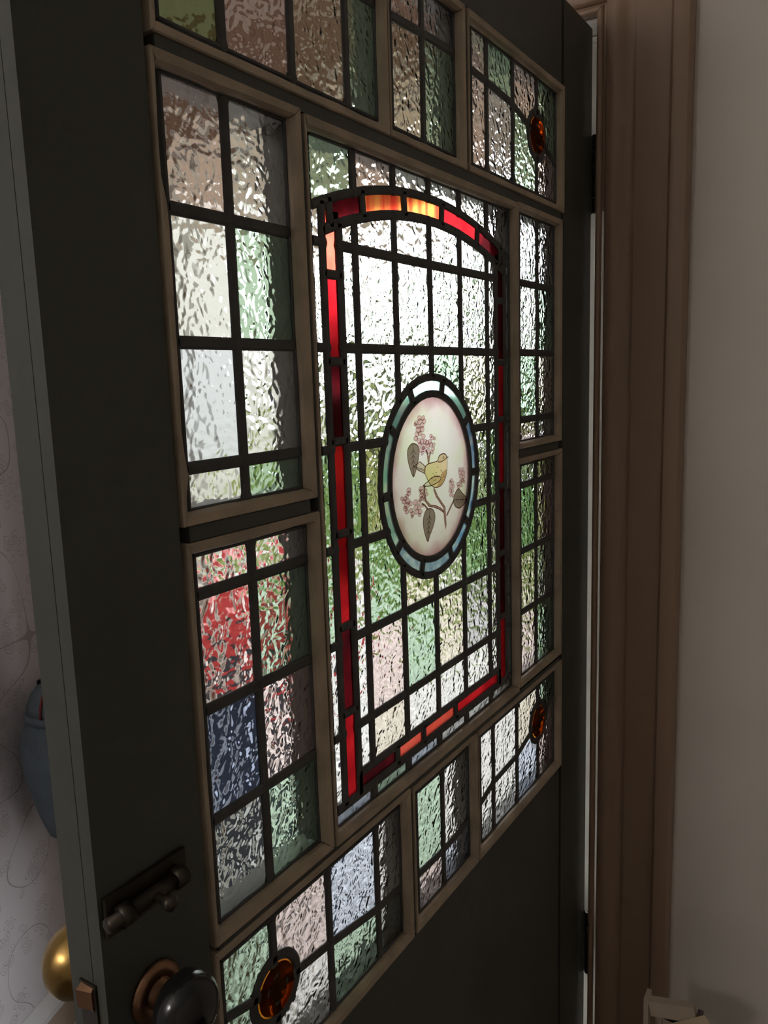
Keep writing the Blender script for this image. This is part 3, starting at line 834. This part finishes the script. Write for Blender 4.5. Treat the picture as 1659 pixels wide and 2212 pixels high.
def medallion_mat():
    mt, nt, out = nodes('painted_opal_glass')
    L = nt.links.new
    g = N(nt, 'ShaderNodeBsdfGlass'); g.inputs['IOR'].default_value = 1.1; g.inputs['Roughness'].default_value = 0.75
    t = N(nt, 'ShaderNodeBsdfTranslucent'); mx = N(nt, 'ShaderNodeMixShader'); mx.inputs[0].default_value = 0.3
    tc = N(nt, 'ShaderNodeTexCoord')
    sb = N(nt, 'ShaderNodeVectorMath', operation='SUBTRACT'); y, z = L2(*C0); sb.inputs[1].default_value = (XG, y, z)
    L(tc.outputs['Object'], sb.inputs[0])
    ln = N(nt, 'ShaderNodeVectorMath', operation='LENGTH'); L(sb.outputs[0], ln.inputs[0])
    nz = N(nt, 'ShaderNodeTexNoise'); nz.inputs['Scale'].default_value = 35; nz.inputs['Detail'].default_value = 3; L(tc.outputs['Object'], nz.inputs['Vector'])
    ad = N(nt, 'ShaderNodeMath', operation='MULTIPLY_ADD'); ad.inputs[1].default_value = 0.022; L(nz.outputs['Fac'], ad.inputs[0]); L(ln.outputs['Value'], ad.inputs[2])
    rp = N(nt, 'ShaderNodeValToRGB'); cr = rp.color_ramp
    dv = N(nt, 'ShaderNodeMath', operation='MULTIPLY'); dv.inputs[1].default_value = 10.0; L(ad.outputs[0], dv.inputs[0]); L(dv.outputs[0], rp.inputs[0])
    cr.elements[0].position = 0.55; cr.elements[0].color = (0.99, 0.97, 0.95, 1)
    cr.elements[1].position = 0.98; cr.elements[1].color = (0.66, 0.47, 0.47, 1)
    e = cr.elements.new(0.80); e.color = (0.92, 0.88, 0.86, 1)
    n2 = N(nt, 'ShaderNodeTexNoise'); n2.inputs['Scale'].default_value = 22; L(tc.outputs['Object'], n2.inputs['Vector'])
    r2 = N(nt, 'ShaderNodeValToRGB'); r2.color_ramp.elements[0].position = .5; r2.color_ramp.elements[0].color = (1, 1, 1, 1)
    r2.color_ramp.elements[1].position = .68; r2.color_ramp.elements[1].color = (0.94, 1.0, 0.88, 1); L(n2.outputs['Fac'], r2.inputs[0])
    mu = N(nt, 'ShaderNodeMix', data_type='RGBA', blend_type='MULTIPLY'); mu.inputs['Factor'].default_value = 1
    L(rp.outputs[0], mu.inputs['A']); L(r2.outputs[0], mu.inputs['B'])
    L(mu.outputs['Result'], g.inputs['Color']); L(mu.outputs['Result'], t.inputs['Color'])
    L(g.outputs[0], mx.inputs[1]); L(t.outputs[0], mx.inputs[2]); L(mx.outputs[0], out.inputs[0])
    return mt


def medallion():
    p = pane(arc(C0, R1, 0, 2 * math.pi, 48)[:-1], medallion_mat(), door, 'painted_medallion')
    p['label'] = 'round opal glass painted with a yellow bird on a blossoming branch'
    INK = film('brown_ink', (0.16, 0.07, 0.06))
    PT = lambda x, y: L2(C0[0] + x / 1000, C0[1] + y / 1000)

    def smoothpoly(P, n=4):
        out = []
        m_ = len(P)
        for i in range(m_):
            p0, p1, p2, p3 = [Vector(P[(i + k_) % m_]) for k_ in (-1, 0, 1, 2)]
            for j in range(n):
                t = j / n
                q = 0.5 * ((2 * p1) + (p2 - p0) * t + (2 * p0 - 5 * p1 + 4 * p2 - p3) * t * t + (3 * p1 - p0 - 3 * p2 + p3) * t ** 3)
                out.append((q.x, q.y))
        return out

    def fill(mb, P, lift):
        mb.add([(XG + lift, *PT(*q)) for q in P], [tuple(range(len(P)))])

    def line(mb, P, w, lift, closed=True):
        n = len(P); vs = []; fs = []
        for i in range(n):
            a = Vector(P[i - 1] if (closed or i) else P[i]); b = Vector(P[(i + 1) % n] if (closed or i < n - 1) else P[i])
            d = (b - a).normalized() if (b - a).length else Vector((1, 0)); nn = Vector((-d.y, d.x)) * w / 2
            c = Vector(P[i]); vs += [(XG + lift, *PT(*(c + nn))), (XG + lift, *PT(*(c - nn)))]
        for i in range(n if closed else n - 1):
            j = (i + 1) % n; fs.append((2 * i, 2 * i + 1, 2 * j + 1, 2 * j))
        mb.add(vs, fs)

    cols = {'leaf': (0.33, 0.27, 0.22), 'branch': (0.45, 0.24, 0.20), 'bird': (0.96, 0.80, 0.50), 'wing': (0.95, 0.86, 0.80), 'belly': (0.80, 0.62, 0.47), 'tail': (0.74, 0.68, 0.55), 'head': (0.97, 0.94, 0.92), 'beak': (0.5, 0.45, 0.4)}
    for n, polys in ART.items():
        for P in polys:
            Q = smoothpoly(P) if n not in ('branch', 'beak', 'tail') else P
            mb = MB(); lift = {'bird': .0003, 'belly': .00045, 'wing': .0006, 'head': .0006, 'beak': .0009}.get(n, .0004)
            fill(mb, Q, lift); mb.cur = 1
            line(mb, Q, {'branch': .7, 'belly': .15}.get(n, .9), lift + .0001)
            if n == 'leaf':
                tip = min(P, key=lambda q: q[1]) if P[0][0] < 60 else P[0]
                cc = (sum(q[0] for q in P) / len(P), sum(q[1] for q in P) / len(P))
                far = (2 * cc[0] - tip[0], 2 * cc[1] - tip[1]); far = (cc[0] + (far[0] - cc[0]) * .7, cc[1] + (far[1] - cc[1]) * .7)
                line(mb, [far, cc, tip], 0.7, lift + .0001, False)
                dx, dy = tip[0] - far[0], tip[1] - far[1]
                for t in (.2, .35, .5, .65):
                    o = (far[0] + dx * t, far[1] + dy * t)
                    for s in (1, -1):
                        e_ = (o[0] + dx * .12 + s * -dy * .16 * (1 - t * .6), o[1] + dy * .12 + s * dx * .16 * (1 - t * .6))
                        line(mb, [o, e_], 0.5, lift + .0001, False)
            if n == 'head':
                line(mb, [(18.5 + 1.3 * math.cos(t), 16.2 + .8 * math.sin(t)) for t in [i * .8 for i in range(8)]], .6, lift + .0001)
            if n == 'bird':
                for i in range(14):
                    a, b = random.uniform(-8, 20), random.uniform(-3, 11)
                    line(mb, [(a, b), (a + 2.2, b - .8)], .5, lift + .0001, False)
            if n == 'tail':
                for t in (.3, .6): line(mb, [(-35 + t * 6, 13 - t * 4 + 1), (-17, 10 - t * 5)], .5, lift + .0001, False)
            mb.build('painted_' + n, [film('paint_' + n, cols[n]), INK], p)
    PK = film('paint_blossom', (0.84, 0.60, 0.62))
    for cl in BLOOM:
        mb = MB()
        for i, (x, y, r) in enumerate(cl):
            rx, ry = r * 2.2, r * 1.25
            a = random.uniform(-.4, .4)
            P = [(x + rx * math.cos(t) * math.cos(a) - ry * math.sin(t) * math.sin(a) * .6, y + ry * math.sin(t) + rx * math.cos(t) * math.sin(a) * .5) for t in [j * 2 * math.pi / 12 for j in range(12)]]
            lf = .0003 + .00002 * i
            mb.cur = 0; fill(mb, P, lf); mb.cur = 1; line(mb, P, .36, lf + .00001)
        mb.build('painted_blossom', [PK, INK], p)


medallion()

# ------------------------------------------------------------------ door furniture


def furniture():
    ky, kz = 0.0365, 1.270
    X = lambda x0, s=1, y=ky, z=kz: (lambda a, b, h: (x0 + s * h, y + a, z + b))
    # inside: copper rose, neck, black knob
    rose = MB().lathe([(.0200, .0002), (.0200, .002), (.017, .005), (.0125, .0055), (.011, .004), (.0090, .004), (.0085, .010)], X(0), 32).build('knob_rose', COPPER, door, True)
    kn = MB().lathe([(.008, .0102), (.009, .013), (.016, .0155), (.0212, .021), (.0228, .028), (.0215, .035), (.0172, .041), (.010, .044), (0, .045)], X(0), 32).build('knob', BLACKK, door, True)
    kn['label'] = 'black knob on the inner face'
    # outside: brass knob
    oz = 1.256
    MB().lathe([(.026, .0002), (.026, .003), (.015, .006), (.012, .02), (.014, .028), (.022, .036), (.027, .048), (.027, .056), (.021, .067), (.011, .073), (0, .074)],
               X(-TD, -1, .042, oz), 32).build('knob', BRASS, door, True)['label'] = 'brass knob on the outer face'
    # lock face on the latch edge
    mb = MB(); mb.box((-.024, -.0016, 1.06), (-.009, .0004, 1.296)); mb.build('lock_faceplate', BRONZE, door)
    mb = MB(); mb.add([(-.022, -.001, 1.276), (-.011, -.001, 1.276), (-.022, -.006, 1.280), (-.011, -.003, 1.280), (-.022, -.001, 1.295), (-.011, -.001, 1.295), (-.022, -.006, 1.292), (-.011, -.003, 1.292)],
                      [(0, 1, 3, 2), (4, 6, 7, 5), (0, 2, 6, 4), (1, 5, 7, 3), (2, 3, 7, 6), (0, 4, 5, 1)])
    mb.build('latch_tongue', COPPER, door)
    # barrel bolt
    zb = ZC - .2925 * K
    mb = MB(); mb.box((.0001, .003, zb - .013), (.003, .068, zb + .013)); pl = mb.build('bolt_plate', BRONZE, door)
    mb = MB(); mb.tube([(.0085, -.001, zb), (.0085, .030, zb), (.0085, .060, zb)], .0048, 12); mb.build('bolt_bar', BRONZE, pl, True)
    for y in (.012, .056):
        mb = MB(); mb.tube([(.0085, y - .004, zb), (.0085, y + .004, zb)], .0072, 12); mb.build('bolt_keeper', BRONZE, pl, True)
    mb = MB(); mb.lathe([(.003, 0), (.003, .008), (.0052, .010), (.0052, .014), (.002, .0165)], lambda a, b, h: (.012 + h, .034 + a, zb + b), 12); mb.build('bolt_knob', BRONZE, pl, True)
    # hinges on the far edge
    for v0, v1 in ((.208, .306), (-.907, -.806)):
        z0, z1 = ZC + v0 * K, ZC + v1 * K
        mb = MB(); mb.box((-.030, WD + .0009, z0), (-.0005, WD + .0028, z1)); hg = mb.build('hinge', BRONZE, door)
        n = 5
        for i in range(n):
            a = z0 + (z1 - z0) * i / n + .0006; b = z0 + (z1 - z0) * (i + 1) / n - .0006
            mb = MB(); mb.tube([(.0062, WD - .001, a), (.0062, WD - .001, b)], .0056, 14); mb.build('knuckle', BRONZE, hg, True)


furniture()


# ------------------------------------------------------------------ things in the hall


def hall_things():
    cloth = lambda n, c: paint(n, c, 0.9, 0.18, 18, 0.003, 45)
    GREY = cloth('slate_canvas', (0.10, 0.125, 0.15)); PIPE = cloth('dark_red_piping', (0.20, 0.03, 0.03)); REDC = cloth('red_wool', (0.50, 0.05, 0.045))
    IRON = paint('black_iron', (0.03, 0.03, 0.03), 0.4, 0.2, 30, metal=0.7)
    ang = math.atan2(WDY, WDX)
    # rucksack hanging on the wallpaper wall; local x along the wall, y out of the room
    r = empty('rucksack', WW(0.047, 0.0, 0.665), ang)
    tag(r, 'slate grey canvas rucksack with dark red piping hanging against the floral wallpaper', 'rucksack')

    def ring(cx_, z, rx, ry, cyy, n=24, p=2.1):
        o = []
        for j in range(n):
            t = 2 * math.pi * j / n; c, s_ = math.cos(t), math.sin(t)
            o.append((cx_ + .82 * rx * math.copysign(abs(c) ** (2 / p), c), cyy + ry * math.copysign(abs(s_) ** (2 / p), s_), z))
        return o
    P = [(0.0, .020, .045), (.010, .026, .05), (.05, .045, .062), (.11, .068, .074), (.17, .085, .084), (.22, .089, .084), (.258, .080, .076), (.276, .066, .068), (.280, .063, .066)]
    MB().rings([ring(0, z, rx, ry, -.100) for z, rx, ry in P]).build('body', GREY, r, True)
    MB().rings([ring(0, z, rx, ry, -.100) for z, rx, ry in [(.2805, .066, .069), (.290, .067, .070), (.298, .066, .069), (.30, .062, .066)]]).build('band', GREY, r, True)
    MB().rings([ring(0, z, rx, ry, -.100) for z, rx, ry in [(.3005, .062, .066), (.318, .059, .062), (.340, .048, .053), (.356, .034, .040), (.364, .015, .018)]]).build('lid', GREY, r, True)
    m_ = MB(); m_.tube([(-.053 * math.cos(t * math.pi / 8), -.100, .300 + .068 * math.sin(t * math.pi / 8)) for t in range(9)], .0028, 8)
    m_.build('piping', PIPE, r, True)
    m_ = MB(); m_.tube([(.030, -.055, .310), (.060, -.022, .316), (.078, -.017, .318), (.090, -.022, .312), (.050, -.060, .298)], .005, 8); m_.build('loop', GREY, r, True)
    m_ = MB(); m_.rings([ring(0, z, rx, ry, -.150) for z, rx, ry in [(.03, .014, .025), (.05, .028, .036), (.12, .036, .040), (.15, .034, .036), (.16, .022, .025)]]); m_.build('pocket', GREY, r, True)
    h = empty('coat_hook', WW(0.132, 0.0, 0.950), ang)
    tag(h, 'black iron coat hook on the floral wallpaper above the slate rucksack', 'hook')
    m_ = MB(); m_.box((-.012, -.004, -.03), (.012, -.0005, .05)); m_.build('backplate', IRON, h)
    m_ = MB(); m_.tube([(0, -.003, .01), (0, -.014, .0), (0, -.022, .004), (0, -.025, .018)], .003, 8); m_.build('prong', IRON, h, True)
    # red coat on the strip of front wall in the corner
    wa = math.atan2(FDY, FDX)
    b0 = FW(0.955, -0.034, 0.72)
    c = empty('red_coat', b0, wa)          # local x along a, local y: -> -outward
    tag(c, 'red wool coat hanging from a hook on the architrave behind the open door', 'coat')
    sg = 1 if (-math.sin(wa) * NOX + math.cos(wa) * NOY) < 0 else -1
    q = lambda x, y, z: (x, y * sg, z)
    def rg(z, rx, ry, x=0, y=.055): return [q(*p_) for p_ in ring(x, z, rx, ry, y, 18, 2.2)]
    MB().rings([rg(0, .070, .040), (rg(.2, .068, .040)), rg(.42, .066, .038), rg(.56, .062, .036), rg(.62, .050, .034), rg(.66, .030, .028)]).build('body', REDC, c, True)
    MB().rings([rg(.655, .030, .028), rg(.69, .032, .030), rg(.70, .026, .024)]).build('collar', REDC, c, True)
    for s_ in (-1, 1):
        MB().rings([rg(z, .018, .020, s_ * x, .095) for z, x in ((.08, .045), (.3, .046), (.5, .042), (.58, .034))]).build('sleeve', REDC, c, True)
    h = empty('coat_hook', FW(0.955, -.030, 1.45), wa)
    tag(h, 'black iron coat hook on the architrave above the red wool coat', 'hook')
    m_ = MB(); m_.box((-.012, .0006, -.03), (.012, .004, .05), lambda x, y, z: q(x, y, z)); m_.build('backplate', IRON, h)
    m_ = MB(); m_.tube([q(0, .003, .03), q(0, .02, .02), q(0, .035, .025), q(0, .042, .045)], .0045, 8); m_.build('prong', IRON, h, True)
    # folded airer standing end-on by the architrave
    CRM = paint('cream_wood', (0.55, 0.45, 0.35), 0.55, 0.12, 25, 0.0005, 80); TAPE = paint('masking_tape', (0.62, 0.50, 0.33), 0.7, 0.08, 30)
    DRK = paint('dark_plum_wood', (0.10, 0.06, 0.065), 0.6, 0.15, 25)
    a0 = FW(-.170, -.16, 0)
    r = empty('clothes_airer', a0, wa)
    tag(r, 'folded cream wooden clothes airer with masking tape on its top corner, beside the architrave', 'clothes airer')
    # local x along a (left), local y*sg towards the room
    def bx(name, a, b, mt, tilt=0.0):
        m_ = MB(); m_.box(a, b, q)
        if tilt:
            cxm = (a[0] + b[0]) / 2; czm = (a[2] + b[2]) / 2
            m_.v = [(cxm + (x - cxm) * math.cos(tilt) - (z - czm) * math.sin(tilt), y, czm + (x - cxm) * math.sin(tilt) + (z - czm) * math.cos(tilt)) for x, y, z in m_.v]
        return m_.build(name, mt, r)
    bx('top_rail', (-.030, .006, .793), (.030, .018, .815), CRM, -.20)
    bx('post', (.0305, -.002, 0), (.037, .020, .812), CRM)
    bx('post', (-.0375, -.002, 0), (-.0305, .020, .806), DRK)
    bx('inner_post', (.018, -.030, 0), (.027, -.012, .775), CRM)
    bx('inner_post', (-.024, -.030, 0), (-.016, -.012, .772), CRM)
    bx('inner_rail', (-.0155, -.030, .752), (.0175, -.014, .769), CRM, -.12)
    bx('hinge_bar', (-.014, -.013, .768), (.014, -.006, .776), IRON, .1)
    for z in (.60, .40, .20): bx('rung', (-.030, .004, z), (.030, .014, z + .012), CRM)
    bx('tape', (-.052, .0205, .785), (.008, .0212, .803), TAPE, -.62)
    # unseen globe added further back in the hall as fill light
    LZ = 2.15
    r = empty('hall_fill_globe', (-0.66, -1.25, LZ))
    tag(r, 'unseen white globe added as fill light for the hall', 'lamp')
    m_ = MB(); m_.tube([(0, 0, .17), (0, 0, CEILZ - LZ - .0275)], .003, 8); m_.build('cord', IRON, r)
    m_ = MB(); m_.lathe([(.05, -.02), (.05, 0.0)], lambda a, b, h_: (a, b, CEILZ - LZ - .006 + h_), 20); m_.build('ceiling_rose', CEIL, r)
    m_ = MB(); m_.lathe([(.03, .125), (.045, .13), (.045, .15), (.012, .17)], lambda a, b, h_: (a, b, h_), 20); m_.build('gallery', BRASS, r, True)
    m_ = MB(); m_.lathe([(.13 * math.cos(t), .13 * math.sin(t)) for t in [math.radians(x) for x in range(-90, 76, 15)]], lambda a, b, h_: (a, b, h_), 24)
    mt, nt, out = nodes('fill_globe_glow'); em = N(nt, 'ShaderNodeEmission'); em.inputs['Color'].default_value = (1, .93, .86, 1); em.inputs['Strength'].default_value = FILL_GLOW
    nt.links.new(em.outputs[0], out.inputs[0]); m_.build('globe', mt, r, True)


hall_things()

# ------------------------------------------------------------------ outside


def AZ(deg, dist, z=0.0):
    t = math.radians(deg); return (math.sin(t) * dist, math.cos(t) * dist, z)


def outside():
    G0 = -0.17
    GRASS = paint('lawn_grass', (0.38, 0.43, 0.22), 0.95, 0.3, 5, 0.02, 40, col2=(0.13, 0.20, 0.07))
    PAVE = paint('pale_gravel', (0.80, 0.77, 0.74), 0.8, 0.1, 3.5, 0.004, 60, col2=(0.24, 0.22, 0.20))
    m_ = MB(); m_.prism([(-60, 5.8), (60, 5.8), (60, 80), (-60, 80)], lambda x, y: (x, y, G0 - .1), lambda x, y: (x, y, G0))
    tag(m_.build('lawn', GRASS), 'mown green lawn beyond the gravel forecourt', 'lawn', kind='structure')
    m_ = MB(); m_.prism([(-9, 1.15), (6, 1.6), (6, 5.79), (-9, 5.79)], lambda x, y: (x, y, G0 - .1), lambda x, y: (x, y, G0 + .005))
    tag(m_.build('forecourt', PAVE), 'pale gravel forecourt outside the doorway', 'gravel', kind='structure')
    m_ = MB(); m_.prism([(-1.45, 1.45), (-4.9, 5.5), (-9, 5.5), (-9, 1.45)], lambda x, y: (x, y, G0 + .0052), lambda x, y: (x, y, G0 + .012))
    tag(m_.build('tarmac_strip', paint('tarmac', (0.035, 0.038, 0.045), 0.8, 0.3, 25, 0.002, 90)), 'dark tarmac strip under the wheelie bin', 'tarmac', kind='structure')
    m_ = MB(); m_.box((-.15, .2205, G0 + .0125), (1.0, .55, .0), FW)
    tag(m_.build('door_step', paint('step_stone', (0.62, 0.60, 0.57), 0.6, 0.1, 20, 0.001, 60)), 'pale stone step outside the doorway', 'step', kind='structure')

    def leaf_mat(n, c): return paint(n, c, 0.6, 0.35, 3, spec=0.4)

    def foliage(mb, c, rad, n, size):
        for _ in range(n):
            d = Vector((random.gauss(0, 1), random.gauss(0, 1), random.gauss(0, 1))).normalized()
            p = Vector(c) + Vector((d.x * rad[0], d.y * rad[1], d.z * rad[2])) * random.uniform(.72, 1.05)
            a = Vector((random.gauss(0, 1), random.gauss(0, 1), random.gauss(0, .6))).normalized(); b = a.cross(d)
            if b.length < .05: continue
            b.normalize(); s = size * random.uniform(.6, 1.3)
            mb.add([p - a * s, p + b * s * .5, p + a * s, p - b * s * .5], [(0, 1, 2, 3)])

    DK = leaf_mat('dark_leaf', (0.05, 0.11, 0.03)); MD = leaf_mat('mid_leaf', (0.12, 0.22, 0.05)); YL_ = leaf_mat('yellow_leaf', (0.34, 0.38, 0.10))
    BARK = paint('bark', (0.12, 0.09, 0.06), 0.9, 0.3, 20, 0.01, 30)
    # clipped hedge at the end of the lawn
    r = empty('hedge', AZ(-26, 18, G0)); tag(r, 'long clipped dark green hedge at the far side of the lawn', 'hedge')
    m_ = MB()
    for i in range(16): foliage(m_, ((i - 7.5) * 1.15, (i - 7.5) * .35, .75), (.85, .6, .8), 420, .09)
    m_.build('foliage', DK, r)
    m_ = MB()
    for i in range(16): m_.box(((i - 7.5) * 1.15 - .45, (i - 7.5) * .35 - .25, 0), ((i - 7.5) * 1.15 + .45, (i - 7.5) * .35 + .25, 1.25))
    m_.build('stem', BARK, r)

    def tree(az, dist, h, rad, mat, lab, n=2600):
        r_ = empty('garden_tree', AZ(az, dist, G0)); tag(r_, lab, 'tree')
        m1 = MB(); m1.tube([(0, 0, 0), (.05, .02, h * .3), (-.03, .05, h * .6), (0, 0, h * .85)], [.14, .11, .08, .04], 9); m1.build('trunk', BARK, r_, True)
        m1 = MB()
        for i in range(7):
            c = (random.uniform(-.5, .5) * rad, random.uniform(-.5, .5) * rad, h * .68 + random.uniform(-.35, .45) * rad)
            foliage(m1, c, (rad * .6, rad * .6, rad * .5), n // 7, .10)
        m1.build('crown', mat, r_)
    tree(-23.5, 13, 3.6, 1.5, MD, 'bushy green tree on the lawn nearest the hinge side of the doorway')
    tree(-35, 27, 4.2, 1.6, DK, 'dark green tree standing behind the long hedge')

    def shrub(az, dist, rad, mat, lab):
        r_ = empty('garden_shrub', AZ(az, dist, G0)); tag(r_, lab, 'shrub')
        m1 = MB(); foliage(m1, (0, 0, rad * .8), (rad, rad, rad * .85), 1500, .07); m1.build('foliage', mat, r_)
        m1 = MB()
        for i in range(6):
            t = i * 1.05; m1.tube([(0, 0, 0), (math.cos(t) * rad * .3, math.sin(t) * rad * .3, rad * .6), (math.cos(t) * rad * .55, math.sin(t) * rad * .55, rad * 1.1)], [.02, .015, .008], 6)
        m1.build('stem', BARK, r_)
    shrub(-36.5, 8.2, .75, YL_, 'yellow green shrub on the lawn edge opposite the doorway')
    shrub(-31.5, 10.0, .6, MD, 'round green shrub beside the yellow green one')
    shrub(-21, 7.2, .65, MD, 'low green shrub at the lawn edge on the hinge side')
    # neighbouring house
    REND = paint('cream_render', (0.62, 0.59, 0.54), 0.85, 0.06, 2, 0.002, 20)
    ROOF = paint('roof_tile', (0.22, 0.13, 0.10), 0.8, 0.25, 10)
    GL = paint('dark_pane', (0.05, 0.06, 0.07), 0.1, 0.1, 5)
    r = empty('neighbour_house', AZ(-50, 10, G0), math.radians(50)); tag(r, 'cream rendered house with a brown tiled roof beyond the forecourt', 'house')
    m_ = MB(); m_.box((-6, 0, 0), (2, 3, 4.6)); m_.build('wall', REND, r)
    m_ = MB(); m_.prism([(-.4, 4.601), (3.4, 4.601), (1.5, 6.4)], lambda y, z: (-6.3, y, z), lambda y, z: (2.3, y, z)); m_.build('roof', ROOF, r)
    for x in (-5.2, -3.2):
        for z in (.9, 2.9):
            m_ = MB(); m_.box((x, -.05, z), (x + 1.1, -.001, z + 1.2)); w = m_.build('window', WHITEP, r)
            for k_ in (0, 1):
                m_ = MB(); m_.box((x + .06 + k_ * .51, -.06, z + .08), (x + .53 + k_ * .51, -.0505, z + 1.12)); m_.build('pane', GL, w)
    # wheelie bin
    BINB = paint('bin_plastic', (0.03, 0.035, 0.05), 0.45, 0.15, 20); BINR = paint('bin_lid_red', (0.50, 0.045, 0.05), 0.4, 0.15, 20)
    # porch canopy over the doorway
    BOARD = paint('porch_boards', (0.46, 0.38, 0.29), 0.7, 0.15, 12, 0.001, 40, stretch=(1, 1, 1))
    r = empty('porch_canopy', FW(.45, .21, 2.25)); off = Vector(FW(.45, .21, 2.25)); tag(r, 'boarded porch canopy on brackets over the doorway', 'canopy')
    def pb(name, a, b, mt):
        m2 = MB(); m2.box(a, b, FW); m2.v = [tuple(Vector(v) - off) for v in m2.v]; return m2.build(name, mt, r)
    for i in range(9): pb('board', (-.75 + i * .27, .205, 2.25 + random.uniform(0, .003)), (-.75 + i * .27 + .266, 1.15, 2.27), BOARD)
    pb('roof', (-.78, .205, 2.2705), (1.70, 1.18, 2.33), ROOF)
    pb('fascia', (-.78, 1.1505, 2.20), (1.70, 1.175, 2.27), WHITEP)
    for a in (-.70, 1.60):
        pb('bracket', (a - .03, .205, 1.75), (a + .03, .265, 2.2495), WHITEP)
        pb('bracket', (a - .03, .2655, 2.19), (a + .03, 1.05, 2.2495), WHITEP)
    bp = AZ(-46.2, 2.75, G0 + .0125); r = empty('wheelie_bin', bp, math.radians(46)); tag(r, 'dark navy wheelie bin with a red lid just outside the doorway', 'bin')
    sq = lambda w, d_, z, y=0: [(w, d_ + y, z), (-w, d_ + y, z), (-w, -d_ + y, z), (w, -d_ + y, z)]
    MB().rings([sq(.20, .22, .04), sq(.215, .24, .3), sq(.26, .30, .93), sq(.275, .315, .94), sq(.275, .315, .97)]).build('body', BINB, r)
    MB().rings([sq(.285, .33, .9705, -.01), sq(.29, .335, 1.00, -.01), sq(.285, .33, 1.12, -.01), sq(.24, .27, 1.20, .0), sq(.10, .12, 1.22, 0)]).build('lid', BINR, r)
    for s_ in (-1, 1):
        m_ = MB(); m_.tube([(s_ * .205, .25, .10), (s_ * .245, .25, .10)], .10, 18); m_.build('wheel', BLACKK, r)
    m_ = MB(); m_.tube([(-.22, .36, .98), (.22, .36, .98)], .014, 10); m_.build('handle', BINB, r)


outside()
